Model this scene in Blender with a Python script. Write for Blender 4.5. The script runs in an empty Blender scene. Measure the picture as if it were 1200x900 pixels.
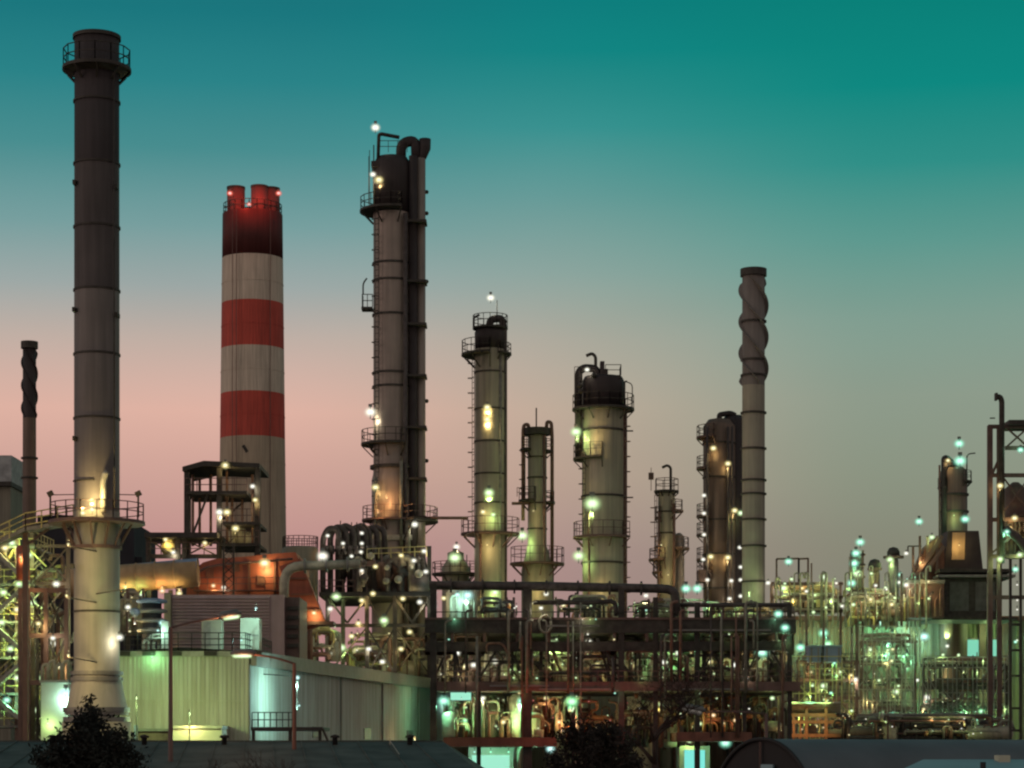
import bpy, math, random
from mathutils import Vector, Matrix

# ------------------------------------------------------------------ camera, sky, sun, exposure
C = bpy.context.scene
F, HY, HC = 2706.0, 880.0, 8.0            # focal length and horizon in photo pixels, eye height in metres
cam_d = bpy.data.cameras.new('camera'); cam = bpy.data.objects.new('camera', cam_d)
C.collection.objects.link(cam); C.camera = cam
cam.location = (0, 0, HC); cam.rotation_euler = (math.radians(90), 0, 0)
cam_d.sensor_width = 36.0; cam_d.lens = 36.0 * F / 1200.0; cam_d.shift_y = (HY - 450.0) / 1200.0
cam_d.clip_start = 0.5; cam_d.clip_end = 30000

C.view_settings.view_transform = 'Standard'; C.view_settings.look = 'None'
C.view_settings.exposure = 0.0; C.view_settings.gamma = 1.0
C.render.engine = 'CYCLES'
C.cycles.use_denoising = True
C.cycles.max_bounces = 5; C.cycles.diffuse_bounces = 2; C.cycles.glossy_bounces = 2
C.cycles.sample_clamp_indirect = 4.0
C.cycles.filter_width = 2.3
C.cycles.use_light_tree = True

def lin(c):
    return tuple(((v/255.0)/12.92 if v/255.0 <= 0.04045 else ((v/255.0+0.055)/1.055)**2.4) for v in c)

world = bpy.data.worlds.new('World'); C.world = world; world.use_nodes = True
nt = world.node_tree; nt.nodes.clear(); N = nt.nodes.new; L = nt.links.new
def mth(op, a, b=None, clamp=False):
    n = N('ShaderNodeMath'); n.operation = op; n.use_clamp = clamp
    for i, v in enumerate((a, b)):
        if v is None: continue
        if hasattr(v, 'links'): L(v, n.inputs[i])
        else: n.inputs[i].default_value = v
    return n.outputs[0]
def sky_ramp(fac, stops):
    n = N('ShaderNodeValToRGB'); n.color_ramp.interpolation = 'EASE' if len(stops) == 2 else 'LINEAR'
    el = n.color_ramp.elements
    while len(el) < len(stops): el.new(0.5)
    for e, (p, c) in zip(el, stops):
        e.position = p; e.color = (*lin(c), 1)
    L(fac, n.inputs[0]); return n.outputs[0]
def mixc(f, a, b):
    n = N('ShaderNodeMix'); n.data_type = 'RGBA'
    if hasattr(f, 'links'): L(f, n.inputs[0])
    else: n.inputs[0].default_value = f
    L(a, n.inputs[6]); L(b, n.inputs[7]); return n.outputs[2]
tc = N('ShaderNodeTexCoord'); sep = N('ShaderNodeSeparateXYZ'); L(tc.outputs['Generated'], sep.inputs[0])
sx, sy, sz = sep.outputs
hlen = mth('MAXIMUM', mth('POWER', mth('ADD', mth('MULTIPLY', sx, sx), mth('MULTIPLY', sy, sy)), 0.5), 0.001)
elev = mth('DIVIDE', sz, hlen)                                   # tangent of the elevation
e01 = mth('DIVIDE', elev, 0.40, True)
def pyst(py): return max(0.0, min(1.0, ((HY-py)/F)/0.40))
SKY_L = [(880,(172,122,126)),(640,(190,143,139)),(575,(202,158,148)),(485,(222,177,162)),(400,(190,173,163)),(340,(156,167,165)),
         (270,(117,157,157)),(180,(70,141,143)),(100,(38,130,135)),(20,(20,117,124)),(-180,(20,92,104))]
SKY_M = [(880,(155,118,120)),(650,(169,141,136)),(560,(184,160,144)),(480,(188,170,152)),(400,(172,168,155)),(320,(139,164,157)),
         (230,(100,153,150)),(150,(54,145,143)),(60,(10,132,130)),(0,(4,124,124)),(-180,(8,96,104))]
SKY_R = [(880,(114,114,104)),(650,(134,135,118)),(560,(138,147,129)),(470,(140,154,138)),(380,(126,156,143)),(290,(92,152,142)),
         (200,(44,142,134)),(110,(4,135,127)),(0,(0,126,118)),(-180,(4,94,96))]
az = mth('ARCTAN2', sx, sy)
def stops(s): return [(pyst(y), c) for y, c in s]
cl, cm, cr = (sky_ramp(e01, stops(s)) for s in (SKY_L, SKY_M, SKY_R))
mr1 = N('ShaderNodeMapRange'); mr1.interpolation_type = 'SMOOTHSTEP'; L(az, mr1.inputs[0])
mr1.inputs[1].default_value = -0.11; mr1.inputs[2].default_value = 0.05
mr2 = N('ShaderNodeMapRange'); mr2.interpolation_type = 'SMOOTHSTEP'; L(az, mr2.inputs[0])
mr2.inputs[1].default_value = 0.0; mr2.inputs[2].default_value = 0.165
front = mixc(mr2.outputs[0], mixc(mr1.outputs[0], cl, cm), cr)
# a little uneven air so the glow is not a perfect ramp
nz = N('ShaderNodeTexNoise'); nz.inputs['Scale'].default_value = 5.0; nz.inputs['Detail'].default_value = 3.0
mp = N('ShaderNodeMapping'); mp.inputs['Scale'].default_value = (1, 1, 4); L(tc.outputs['Generated'], mp.inputs[0]); L(mp.outputs[0], nz.inputs[0])
# the sky behind the viewer: paler, towards dark at the zenith
back = sky_ramp(mth('DIVIDE', elev, 2.5, True), [(0.0,(176,160,152)),(0.25,(168,158,152)),(0.6,(120,132,136)),(1.0,(60,100,108))])
mr3 = N('ShaderNodeMapRange'); mr3.interpolation_type = 'SMOOTHSTEP'; L(mth('DIVIDE', sy, hlen), mr3.inputs[0])
mr3.inputs[1].default_value = 0.80; mr3.inputs[2].default_value = 0.10; mr3.inputs[3].default_value = 0.0; mr3.inputs[4].default_value = 1.0
allsky = mixc(mr3.outputs[0], front, back)
hsv = N('ShaderNodeHueSaturation'); L(allsky, hsv.inputs['Color'])
L(mth('ADD', mth('MULTIPLY', nz.outputs[0], 0.10), 0.95), hsv.inputs['Value'])
dusk = N('ShaderNodeTexSky'); dusk.sky_type = 'NISHITA'; dusk.sun_disc = False
dusk.sun_elevation = math.radians(-2); dusk.sun_rotation = math.radians(-60)
bg1 = N('ShaderNodeBackground'); L(hsv.outputs[0], bg1.inputs[0]); bg1.inputs[1].default_value = 1.0
bg2 = N('ShaderNodeBackground'); L(dusk.outputs[0], bg2.inputs[0]); bg2.inputs[1].default_value = 0.02
addw = N('ShaderNodeAddShader'); L(bg1.outputs[0], addw.inputs[0]); L(bg2.outputs[0], addw.inputs[1])
wo = N('ShaderNodeOutputWorld'); L(addw.outputs[0], wo.inputs[0])

sun_d = bpy.data.lights.new('afterglow', 'SUN'); sun_d.energy = 0.42; sun_d.angle = math.radians(25); sun_d.color = (1.0, 0.72, 0.62)
sun = bpy.data.objects.new('afterglow', sun_d); C.collection.objects.link(sun)
sun.rotation_euler = Vector((0.86, 0.42, -0.12)).to_track_quat('-Z', 'Y').to_euler()

# ------------------------------------------------------------------ helpers
R = random.Random(11)
def X(px, D): return (px-600.0)*D/F
def Z(py, D): return HC+(HY-py)*D/F
def P(px, py, D): return Vector((X(px, D), D, Z(py, D)))
def V(*a): return Vector(a)

MATS = {}
def mat(name, base, rough=0.65, metal=0.0, var=0.35, scale=1.2, streak=0.0, bump=0.0, tint=None):
    m = bpy.data.materials.new(name); m.use_nodes = True
    t = m.node_tree; b = t.nodes['Principled BSDF']
    b.inputs['Specular IOR Level'].default_value = .5 if max(base) > .1 else .22
    b.inputs['Roughness'].default_value = rough; b.inputs['Metallic'].default_value = metal
    co = t.nodes.new('ShaderNodeTexCoord')
    n1 = t.nodes.new('ShaderNodeTexNoise'); n1.inputs['Scale'].default_value = scale; n1.inputs['Detail'].default_value = 6
    t.links.new(co.outputs['Object'], n1.inputs[0])
    fac = n1.outputs[0]
    if streak:
        mp = t.nodes.new('ShaderNodeMapping'); mp.inputs['Scale'].default_value = (2.2, 2.2, 0.10)
        n2 = t.nodes.new('ShaderNodeTexNoise'); n2.inputs['Scale'].default_value = 1.3; n2.inputs['Detail'].default_value = 5
        t.links.new(co.outputs['Object'], mp.inputs[0]); t.links.new(mp.outputs[0], n2.inputs[0])
        mx = t.nodes.new('ShaderNodeMix'); mx.inputs[0].default_value = streak
        t.links.new(n1.outputs[0], mx.inputs[2]); t.links.new(n2.outputs[0], mx.inputs[3]); fac = mx.outputs[0]
    r = t.nodes.new('ShaderNodeValToRGB'); e = r.color_ramp.elements
    e[0].position = 0.3; e[1].position = 0.7
    lo = tuple(c*(1-var) for c in base) if tint is None else tint
    e[0].color = (*lo, 1); e[1].color = (*[min(1, c*(1+var*0.5)) for c in base], 1)
    t.links.new(fac, r.inputs[0]); t.links.new(r.outputs[0], b.inputs['Base Color'])
    if bump:
        bn = t.nodes.new('ShaderNodeBump'); bn.inputs['Strength'].default_value = bump; bn.inputs['Distance'].default_value = 0.05
        t.links.new(n1.outputs[0], bn.inputs['Height']); t.links.new(bn.outputs[0], b.inputs['Normal'])
    MATS[name] = m; return m
def glow(name, col, s):
    m = bpy.data.materials.new(name); m.use_nodes = True; t = m.node_tree; t.nodes.clear()
    e = t.nodes.new('ShaderNodeEmission'); o = t.nodes.new('ShaderNodeOutputMaterial')
    e.inputs[0].default_value = (*col, 1); e.inputs[1].default_value = s
    t.links.new(e.outputs[0], o.inputs[0]); return m

mat('dark_steel', (.046,.040,.034), .6, 0, .4, 1.5)
mat('brown_steel', (.11,.062,.05), .65, 0, .45, 1.0, streak=.3)
mat('grey_steel', (.17,.16,.145), .5, .2, .35, 1.4, streak=.4)
mat('sooty_stack', (.075,.062,.06), .6, .1, .3, .35, streak=.45)
mat('stack_steel', (.27,.25,.21), .6, .05, .3, .5, streak=.5, bump=.05)
mat('clad', (.27,.245,.175), .55, .12, .35, .5, streak=.75, bump=.05)
mat('clad_brown', (.13,.085,.06), .6, .08, .45, .5, streak=.6)
mat('rust', (.15,.06,.038), .75, 0, .5, .8, streak=.3)
mat('concrete', (.27,.245,.19), .85, 0, .28, .4, streak=.6, bump=.1)
mat('white_band', (.50,.42,.33), .75, 0, .34, .22, streak=.8)
mat('red_band', (.44,.055,.034), .75, 0, .42, .22, streak=.75)
mat('dark_red_band', (.085,.022,.02), .7, 0, .35, .12, streak=.6)
mat('orange_duct', (.27,.07,.035), .65, 0, .45, .5, streak=.4)
mat('pipe_grey', (.19,.18,.14), .55, .1, .35, 2.0)
mat('pipe_dark', (.075,.062,.058), .55, .1, .4, 2.0)
mat('pipe_brown', (.16,.085,.06), .6, 0, .4, 2.0)
mat('pipe_pale', (.32,.30,.22), .55, .1, .3, 2.0)
mat('insulation', (.36,.235,.12), .65, .05, .35, .6, streak=.4)
mat('blue_sheet', (.17,.22,.31), .6, .1, .3, .6)
mat('black_block', (.028,.027,.033), .8, 0, .3, .3)
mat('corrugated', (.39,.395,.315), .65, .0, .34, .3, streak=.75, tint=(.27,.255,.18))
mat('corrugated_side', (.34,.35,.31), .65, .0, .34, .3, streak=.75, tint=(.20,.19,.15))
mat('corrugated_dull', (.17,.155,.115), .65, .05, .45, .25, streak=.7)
mat('tan_shaft', (.36,.29,.205), .8, 0, .3, .2, streak=.75)
mat('flue_red', (.20,.05,.04), .7, 0, .3, .3, streak=.5)
mat('louvre', (.33,.225,.215), .65, 0, .25, .6, streak=.3)
mat('galv', (.30,.29,.24), .55, .15, .3, 2.0)
mat('rail_yellow', (.42,.36,.14), .6, 0, .3, 2.0)
mat('orange_paint', (.26,.11,.05), .65, 0, .4, 1.0)
mat('teal_roof', (.062,.078,.072), .75, .05, .5, .9, streak=.2)
mat('barrel_dark', (.03,.028,.028), .8, 0, .3, .5)
mat('barrel_roof', (.10,.11,.12), .7, .1, .3, .4)
mat('pale_roof', (.22,.33,.36), .6, .1, .2, .3)
mat('cabinet', (.42,.41,.31), .6, 0, .2, .7)
mat('asphalt', (.05,.05,.05), .9, 0, .4, .2)
mat('bark', (.05,.032,.026), .9, 0, .4, 3.0)
mat('needles', (.022,.024,.02), .9, 0, .5, 1.5)
mat('leaf_dark', (.03,.024,.02), .9, 0, .5, 1.5)
mat('lamp_body', (.12,.12,.115), .5, .2, .2, 3.0)
mat('lamp_lens_off', (.6,.6,.55), .3, 0, .1, 3.0)

class MB:
    def __init__(s): s.v = []; s.f = []; s.sm = []
    def add(s, vs, fs, smooth=False):
        o = len(s.v); s.v += [Vector(v) for v in vs]; s.f += [tuple(i+o for i in f) for f in fs]; s.sm += [smooth]*len(fs); return s
    def box(s, x0, x1, y0, y1, z0, z1):
        vs = [(x,y,z) for z in (z0,z1) for y in (y0,y1) for x in (x0,x1)]
        return s.add(vs, [(0,2,3,1),(4,5,7,6),(0,1,5,4),(2,6,7,3),(0,4,6,2),(1,3,7,5)])
    def beam(s, p, q, w, h=None):
        p = Vector(p); q = Vector(q); h = w if h is None else h
        d = (q-p)
        if d.length < 1e-6: return s
        d.normalize(); up = V(0,0,1) if abs(d.z) < 0.95 else V(0,1,0)
        a = d.cross(up).normalized()*(w/2); b = a.cross(d).normalized()*(h/2)
        vs = [c+sa*a+sb*b for c in (p,q) for sa,sb in ((-1,-1),(1,-1),(1,1),(-1,1))]
        return s.add(vs, [(0,1,2,3),(7,6,5,4),(0,4,5,1),(1,5,6,2),(2,6,7,3),(3,7,4,0)])
    def tube(s, pts, r, seg=8, closed=False):
        pts = [Vector(p) for p in pts]; n = len(pts); rr = r if isinstance(r, (list, tuple)) else [r]*n
        vs = []; ref = None
        for i, p in enumerate(pts):
            a = pts[i-1] if (i > 0 or closed) else p; b = pts[(i+1) % n] if (i < n-1 or closed) else p
            d = (b-a).normalized()
            if ref is None:
                ref = V(0,0,1) if abs(d.z) < 0.9 else V(0,1,0)
            u = (ref - d*ref.dot(d))
            if u.length < 1e-4: u = d.orthogonal()
            u.normalize(); w = d.cross(u); ref = u
            vs += [p+(u*math.cos(t)+w*math.sin(t))*rr[i] for t in [2*math.pi*k/seg for k in range(seg)]]
        fs = []
        for i in range(n if closed else n-1):
            j = (i+1) % n
            fs += [(i*seg+k, i*seg+(k+1)%seg, j*seg+(k+1)%seg, j*seg+k) for k in range(seg)]
        s.add(vs, fs, True)
        if not closed:
            o = len(s.v)-len(vs)
            s.f += [tuple(o+k for k in reversed(range(seg))), tuple(o+(n-1)*seg+k for k in range(seg))]; s.sm += [False, False]
        return s
    def lathe(s, cx, cy, prof, seg=32, cap=True):
        vs = [(cx+r*math.cos(2*math.pi*k/seg), cy+r*math.sin(2*math.pi*k/seg), z) for r, z in prof for k in range(seg)]
        n = len(prof)
        fs = [(i*seg+k, i*seg+(k+1)%seg, (i+1)*seg+(k+1)%seg, (i+1)*seg+k) for i in range(n-1) for k in range(seg)]
        s.add(vs, fs, True)
        if cap:
            o = len(s.v)-len(vs)
            s.f += [tuple(o+k for k in reversed(range(seg))), tuple(o+(n-1)*seg+k for k in range(seg))]; s.sm += [False, False]
        return s
    def sector(s, cx, cy, z0, z1, r0, r1, a0, a1, seg=None):
        n = seg or max(4, int(abs(a1-a0)/10))
        vs = []
        for k in range(n+1):
            a = math.radians(a0+(a1-a0)*k/n); c, d = math.cos(a), math.sin(a)
            vs += [(cx+r0*c,cy+r0*d,z0),(cx+r1*c,cy+r1*d,z0),(cx+r1*c,cy+r1*d,z1),(cx+r0*c,cy+r0*d,z1)]
        fs = []
        for k in range(n):
            a, b = 4*k, 4*k+4
            fs += [(a,b,b+1,a+1),(a+1,b+1,b+2,a+2),(a+2,b+2,b+3,a+3),(a+3,b+3,b,a)]
        fs += [(0,1,2,3),(4*n+3,4*n+2,4*n+1,4*n)]
        return s.add(vs, fs)
    def rail(s, pts, h=1.1, t=.06, step=1.5, mids=1):
        pts = [Vector(p) for p in pts]
        for a, b in zip(pts, pts[1:]):
            n = max(1, round((b-a).length/step))
            for k in range(n+1):
                p = a.lerp(b, k/n); s.beam(p, p+V(0,0,h), t)
            for m in range(mids+1):
                z = V(0,0,h*(m+1)/(mids+1)); s.beam(a+z, b+z, t)
        return s
    def sphere(s, c, r, seg=12, rings=8, zs=1.0):
        c = Vector(c); prof = [(max(.001, r*math.sin(math.pi*k/rings)), c.z-r*zs*math.cos(math.pi*k/rings)) for k in range(rings+1)]
        return s.lathe(c.x, c.y, prof, seg)
    def prism(s, poly, y0, y1):          # polygon of (x, z) extruded along y
        n = len(poly)
        vs = [(x,y0,z) for x,z in poly]+[(x,y1,z) for x,z in poly]
        fs = [tuple(range(n)), tuple(range(2*n-1, n-1, -1))]+[(i,(i+1)%n+0,(i+1)%n+n,i+n) for i in range(n)]
        return s.add(vs, fs)
    def corrugated(s, p, q, z0, z1, pitch=.3, depth=.05, z0b=None, z1b=None):   # ribbed sheet from p to q (x, y)
        p = V(p[0],p[1]); q = V(q[0],q[1]); d = q-p; n = max(1, int(d.length/pitch)); nrm = V(d.y, -d.x).normalized()*depth
        z1b = z1 if z1b is None else z1b; z0b = z0 if z0b is None else z0b
        vs = []; ts = []
        for k in range(n):
            for u, o in ((0,0),(.3,0),(.42,1),(.88,1)):
                ts.append(((k+u)/n, o))
        ts.append((1,0))
        for t, o in ts:
            b = p+d*t+nrm*o
            vs += [(b.x,b.y,z0+(z0b-z0)*t),(b.x,b.y,z1+(z1b-z1)*t)]
        return s.add(vs, [(2*i,2*i+2,2*i+3,2*i+1) for i in range(len(ts)-1)])
    def build(s, name, m, parent=None):
        off = Vector((0,0,0)); q = parent
        while q is not None: off += q.location; q = q.parent
        if parent is None and s.v:
            c = sum(s.v, V(0,0,0))/len(s.v); c.z = min(v.z for v in s.v); loc = c
        else: loc = V(0,0,0)
        me = bpy.data.meshes.new(name); me.from_pydata([v-off-loc for v in s.v], [], s.f)
        me.polygons.foreach_set('use_smooth', s.sm); me.update()
        o = bpy.data.objects.new(name, me); C.collection.objects.link(o)
        me.materials.append(MATS[m] if isinstance(m, str) else m)
        o.parent = parent; o.location = loc
        return o

def tag(o, label, cat, group=None):
    o['label'] = label; o['category'] = cat; o['kind'] = 'thing'
    if group: o['group'] = group
    return o
def root(name, label, cat, loc, group=None):
    o = bpy.data.objects.new(name, None); C.collection.objects.link(o); o.location = loc; o.empty_display_size = .5
    return tag(o, label, cat, group)
def struct(o, kind='structure'):
    o['kind'] = kind; return o
def bend(pts, r=0.6, n=5):
    """round the corners of a polyline"""
    pts = [Vector(p) for p in pts]; out = [pts[0]]
    for a, b, c in zip(pts, pts[1:], pts[2:]):
        ra = min(r, (a-b).length*.49, (c-b).length*.49)
        s = b+(a-b).normalized()*ra; e = b+(c-b).normalized()*ra
        for k in range(n+1):
            t = k/n; out.append((1-t)**2*s+2*t*(1-t)*b+t*t*e)
    return out+[pts[-1]]

# lamps: a hooded fitting with a soft bloom ball and its light, always part of the thing that carries it
GLOW = {'y': ((1.0,.86,.36),(1.0,.74,.30)), 'g': ((.70,1.0,.48),(.62,1.0,.34)), 't': ((.36,1.0,.70),(.30,1.0,.58)),
        'w': ((1.0,.98,.80),(1.0,.92,.66)), 'o': ((1.0,.62,.25),(1.0,.50,.18)), 'r': ((1.0,.16,.10),(1.0,.10,.06)), 'c': ((.55,1.0,.95),(.5,1.0,.9)),
        'e': ((.35,1.0,.45),(.3,1.0,.40))}
def glow_ball(name, c):
    """glow ball: emission fading to clear at the rim, imitating bloom round the lamp"""
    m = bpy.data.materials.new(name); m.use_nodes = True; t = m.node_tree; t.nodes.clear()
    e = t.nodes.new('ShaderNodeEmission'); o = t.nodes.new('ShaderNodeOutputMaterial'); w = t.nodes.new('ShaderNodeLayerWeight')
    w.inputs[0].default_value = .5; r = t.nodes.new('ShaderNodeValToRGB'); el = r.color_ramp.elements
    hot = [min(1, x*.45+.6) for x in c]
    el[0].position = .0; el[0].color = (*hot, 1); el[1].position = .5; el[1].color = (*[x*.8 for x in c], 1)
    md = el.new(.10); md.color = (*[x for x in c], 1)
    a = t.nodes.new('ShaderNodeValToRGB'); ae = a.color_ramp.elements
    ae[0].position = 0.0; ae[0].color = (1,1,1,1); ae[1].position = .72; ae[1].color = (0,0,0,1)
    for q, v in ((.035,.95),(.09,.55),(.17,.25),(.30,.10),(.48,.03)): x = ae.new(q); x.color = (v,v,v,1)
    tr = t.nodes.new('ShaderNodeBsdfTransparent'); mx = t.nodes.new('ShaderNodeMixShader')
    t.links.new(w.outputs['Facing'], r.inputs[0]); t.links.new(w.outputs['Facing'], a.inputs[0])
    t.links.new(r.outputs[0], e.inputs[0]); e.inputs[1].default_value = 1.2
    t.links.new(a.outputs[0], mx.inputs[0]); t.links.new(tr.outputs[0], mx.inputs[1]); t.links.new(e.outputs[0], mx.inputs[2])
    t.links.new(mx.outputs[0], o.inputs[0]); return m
GM = {k: glow_ball('lamp_bloom_'+k, v[0]) for k, v in GLOW.items()}
LP = 0.8
_hm = MB().box(-.45,.45,.35,.8,-.3,.5).beam((0,.6,-.3),(0,.6,-3.2),.22)
_hm = _hm.build('floodlight', 'lamp_body'); HM = _hm.data; bpy.data.objects.remove(_hm)
_g = MB().sphere((0,0,0), 1.0, 12, 8, .85).build('lamp_glass_or_bloom', GM['y']); GMESH0 = _g.data; bpy.data.objects.remove(_g)
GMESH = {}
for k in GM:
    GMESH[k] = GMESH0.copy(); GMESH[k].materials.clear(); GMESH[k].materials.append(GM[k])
LD = {}
NL = [0]
def lamp(parent, px, py, D, col='y', power=100, r=.3, drop=None, name='floodlight'):
    gs = 2.0 if r >= .16 else 1.2
    p = P(px, py, D) if not isinstance(px, Vector) else px
    h = bpy.data.objects.new(name, HM); C.collection.objects.link(h); h.parent = parent
    h.location = p-parent.location; h.scale = (r,r,r)
    g = bpy.data.objects.new('lamp_glass_or_bloom', GMESH[col]); C.collection.objects.link(g); g.parent = h; g.scale = (gs, gs, gs)  # oversized soft ball, bloom round the lamp put into emission
    key = (col, power, round(r, 2))
    if power and key not in LD:
        ld = bpy.data.lights.new('lamp_light', 'POINT'); ld.energy = power*LP; ld.color = GLOW[col][1]
        ld.shadow_soft_size = .12; LD[key] = ld
    if power:
        lo = bpy.data.objects.new('lamp_light', LD[key]); C.collection.objects.link(lo); lo.parent = h
        lo.location = (0, 2.6, .2) if drop is None else drop*(2.0 if r >= .16 else 1.0); NL[0] += 1
    return h
mat('column_brown', (.235,.19,.16), .5, .25, .3, .5, streak=.6, bump=.05)
mat('top_dark', (.04,.032,.032), .6, .1, .35, .6, streak=.4)
def pp(D, *pts): return [P(p[0], p[1], D+(p[2] if len(p) > 2 else 0)) for p in pts]

# ------------------------------------------------------------------ ground
g = MB().add([(-6000,-200,0),(6000,-200,0),(6000,14000,0),(-6000,14000,0)], [(0,1,2,3)]).build('ground', 'asphalt'); struct(g)

# ------------------------------------------------------------------ column kit
def platform(rt, cx, cy, z, r0, r1, a0, a1, rail_h=1.1, m='dark_steel', rm='dark_steel', name='platform', t=.07, deep=True):
    mb = MB().sector(cx, cy, z-.22, z, r0+.02, r1, a0, a1)
    n = max(2, int(abs(a1-a0)/40))
    for k in range(n+1 if deep else 0):
        a = math.radians(a0+(a1-a0)*k/n)
        mb.beam((cx+r1*.97*math.cos(a), cy+r1*.97*math.sin(a), z-.25), (cx+(r0+.03)*math.cos(a), cy+(r0+.03)*math.sin(a), z-.25-(r1-r0)*.9), .11)
    p = mb.build(name, m, rt)
    k = max(3, int(math.radians(abs(a1-a0))*r1/1.1))
    pts = [(cx+(r1-.08)*math.cos(math.radians(a0+(a1-a0)*i/k)), cy+(r1-.08)*math.sin(math.radians(a0+(a1-a0)*i/k)), z) for i in range(k+1)]
    if abs(a1-a0) < 350:
        pts = [(cx+(r0+.1)*math.cos(math.radians(a0)), cy+(r0+.1)*math.sin(math.radians(a0)), z)]+pts+[(cx+(r0+.1)*math.cos(math.radians(a1)), cy+(r0+.1)*math.sin(math.radians(a1)), z)]
    MB().rail(pts, rail_h, t, 1.6).build('handrail', rm, p)
    return p
def band(rt, cx, cy, z, r, w=.14, h=.2, m='dark_steel'):
    MB().sector(cx, cy, z-h/2, z+h/2, r+.004, r+w, 0, 360, 36).build('stiffening_ring', m, rt)
def ladder(rt, cx, cy, r, ang, z0, z1, m='dark_steel', cage=True):
    a = math.radians(ang); c, s = math.cos(a), math.sin(a); mb = MB()
    for o in (-.28, .28):
        x, y = cx+(r+.35)*c-o*s, cy+(r+.35)*s+o*c; mb.beam((x,y,z0), (x,y,z1), .07)
    z = z0
    while z < z1:
        mb.beam((cx+(r+.35)*c+.28*s, cy+(r+.35)*s-.28*c, z), (cx+(r+.35)*c-.28*s, cy+(r+.35)*s+.28*c, z), .05); z += .6
    if cage:
        z = z0+2.2
        while z < z1:
            x, y = cx+(r+.62)*c, cy+(r+.62)*s
            mb.sector(x, y, z, z+.07, .33, .38, ang-130, ang+130, 6); z += 1.6
    mb.build('ladder', m, rt)
def davit(rt, pts, r=.12, m='dark_steel'):
    MB().tube(bend(pts, .5), r, 6).build('davit', m, rt)

# ------------------------------------------------------------------ left chimney, grey steel
D = 155.0
cx, cy = X(113.5, D), D
def wr(w, D): return w*.5*D/F
rt = root('grey_chimney', 'tall grey steel chimney, darker towards the top, with galleries at mid height and top', 'chimney', (cx, cy, 0))
k = lambda py: Z(py, D)
MB().lathe(cx, cy, [(wr(53,D), k(600)), (wr(52.5,D), k(341))], 48, False).build('upper_shaft', mat('chimney_upper', (.15,.13,.12), .6, .1, .4, .3, streak=.6), rt)
MB().lathe(cx, cy, [(wr(52.5,D), k(341)+.01), (wr(52.2,D), k(193))], 48, False).build('dark_shaft', mat('chimney_dark', (.085,.074,.072), .65, .05, .4, .3, streak=.6), rt)  # shaft colour steps darker towards the mouth
MB().lathe(cx, cy, [(wr(52.2,D), k(193)+.01), (wr(52,D), k(47)), (wr(46,D), k(47)), (wr(46,D), k(55))], 48, False).build('black_top', mat('chimney_black', (.048,.041,.042), .7, .0, .4, .3, streak=.6), rt)
MB().lathe(cx, cy, [(wr(53,D), 9.6), (wr(53.4,D), k(600)-.01)], 48, False).build('lower_shaft', 'stack_steel', rt)
MB().lathe(cx, cy, [(wr(74,D), k(838)), (wr(74,D), k(834)), (wr(72,D), k(832)), (wr(55,D), k(792)), (wr(55,D), k(789))], 48, False).build('flared_base', 'stack_steel', rt)
for py in (789, 796): MB().sector(cx, cy, k(py)-.13, k(py)+.13, wr(52,D), wr(61,D), 0, 360, 40).build('bolted_flange', 'grey_steel', rt)
for py in (832, 843): MB().sector(cx, cy, k(py)-.16, k(py)+.16, wr(50,D), wr(78,D), 0, 360, 40).build('base_ring', 'grey_steel', rt)
MB().lathe(cx, cy, [(wr(80,D), 0), (wr(80,D), k(846))], 40).build('pedestal', 'concrete', rt)
for py in (120, 193, 267, 341, 416, 491, 717): band(rt, cx, cy, k(py), wr(52.6,D), .07, .13, 'dark_steel')
MB().sector(cx, cy, k(45)-.1, k(45)+.15, wr(46,D), wr(56,D), 0, 360, 48).build('mouth_rim', 'dark_steel', rt)
platform(rt, cx, cy, k(80), wr(52,D), wr(80,D), 0, 360, 1.2, t=.06)
MB().lathe(cx, cy, [(wr(54,D), k(88)), (wr(78,D), k(82))], 40, False).build('gallery_skirt', 'dark_steel', rt)
p = platform(rt, cx, cy, k(611), wr(53,D), wr(112,D), 0, 360, 1.15, m='brown_steel', rm='brown_steel', t=.06, deep=False)
mb = MB()
for a in range(0, 360, 30):
    c, s = math.cos(math.radians(a)), math.sin(math.radians(a))
    mb.beam((cx+wr(84,D)*c, cy+wr(84,D)*s, k(613)), (cx+wr(54,D)*c, cy+wr(54,D)*s, k(641)), .12)
mb.sector(cx, cy, k(644), k(640), wr(53.5,D), wr(58,D), 0, 360, 36).build('gallery_brackets', 'brown_steel', rt)
MB().tube(pp(D-1.7, (121,600),(121,566),(123,556),(126,553)), .22, 8).build('exhaust_elbow', 'galv', rt)
MB().sector(cx, cy, k(565)-.06, k(565)+.06, wr(53,D), wr(56,D), 200, 275).build('weld_band', 'dark_steel', rt)
for sx_ in (59, 162):
    m_ = MB().tube(pp(D, (sx_, 606),(sx_, 580)), .07, 6).beam(P(sx_-3, 580, D), P(sx_+3, 577, D), .32)
    m_.tube(pp(D, (sx_, 580), (113, 579)), .035, 5).build('sampling_post', 'dark_steel', rt)
MB().box(X(88,D), X(92,D), D-1.75, D-1.35, k(668), k(663)).build('inspection_hatch', 'dark_steel', rt)
lamp(rt, 108, 603, D-2.75, 'y', 700, .20, V(0,-.5,2.2))
for hx, hy in ((90.5,218),(90,366),(90.5,516),(139,371),(138,222)): MB().box(X(hx,D)-.1, X(hx,D)+.1, D-1.2 if hx < 100 else D-.9, D, k(hy)-.14, k(hy)+.14).build('inspection_hatch', 'dark_steel', rt)
MB().tube([P(134,596,D-1.25),P(133.5,84,D-1.2)], .05, 6).build('conduit', 'dark_steel', rt)
lamp(rt, 97, 606, D-3.0, 'y', 160, .16, V(0,-.5,2.0))
lamp(rt, 140, 753, D-1.8, 'w', 160, .2)
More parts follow.
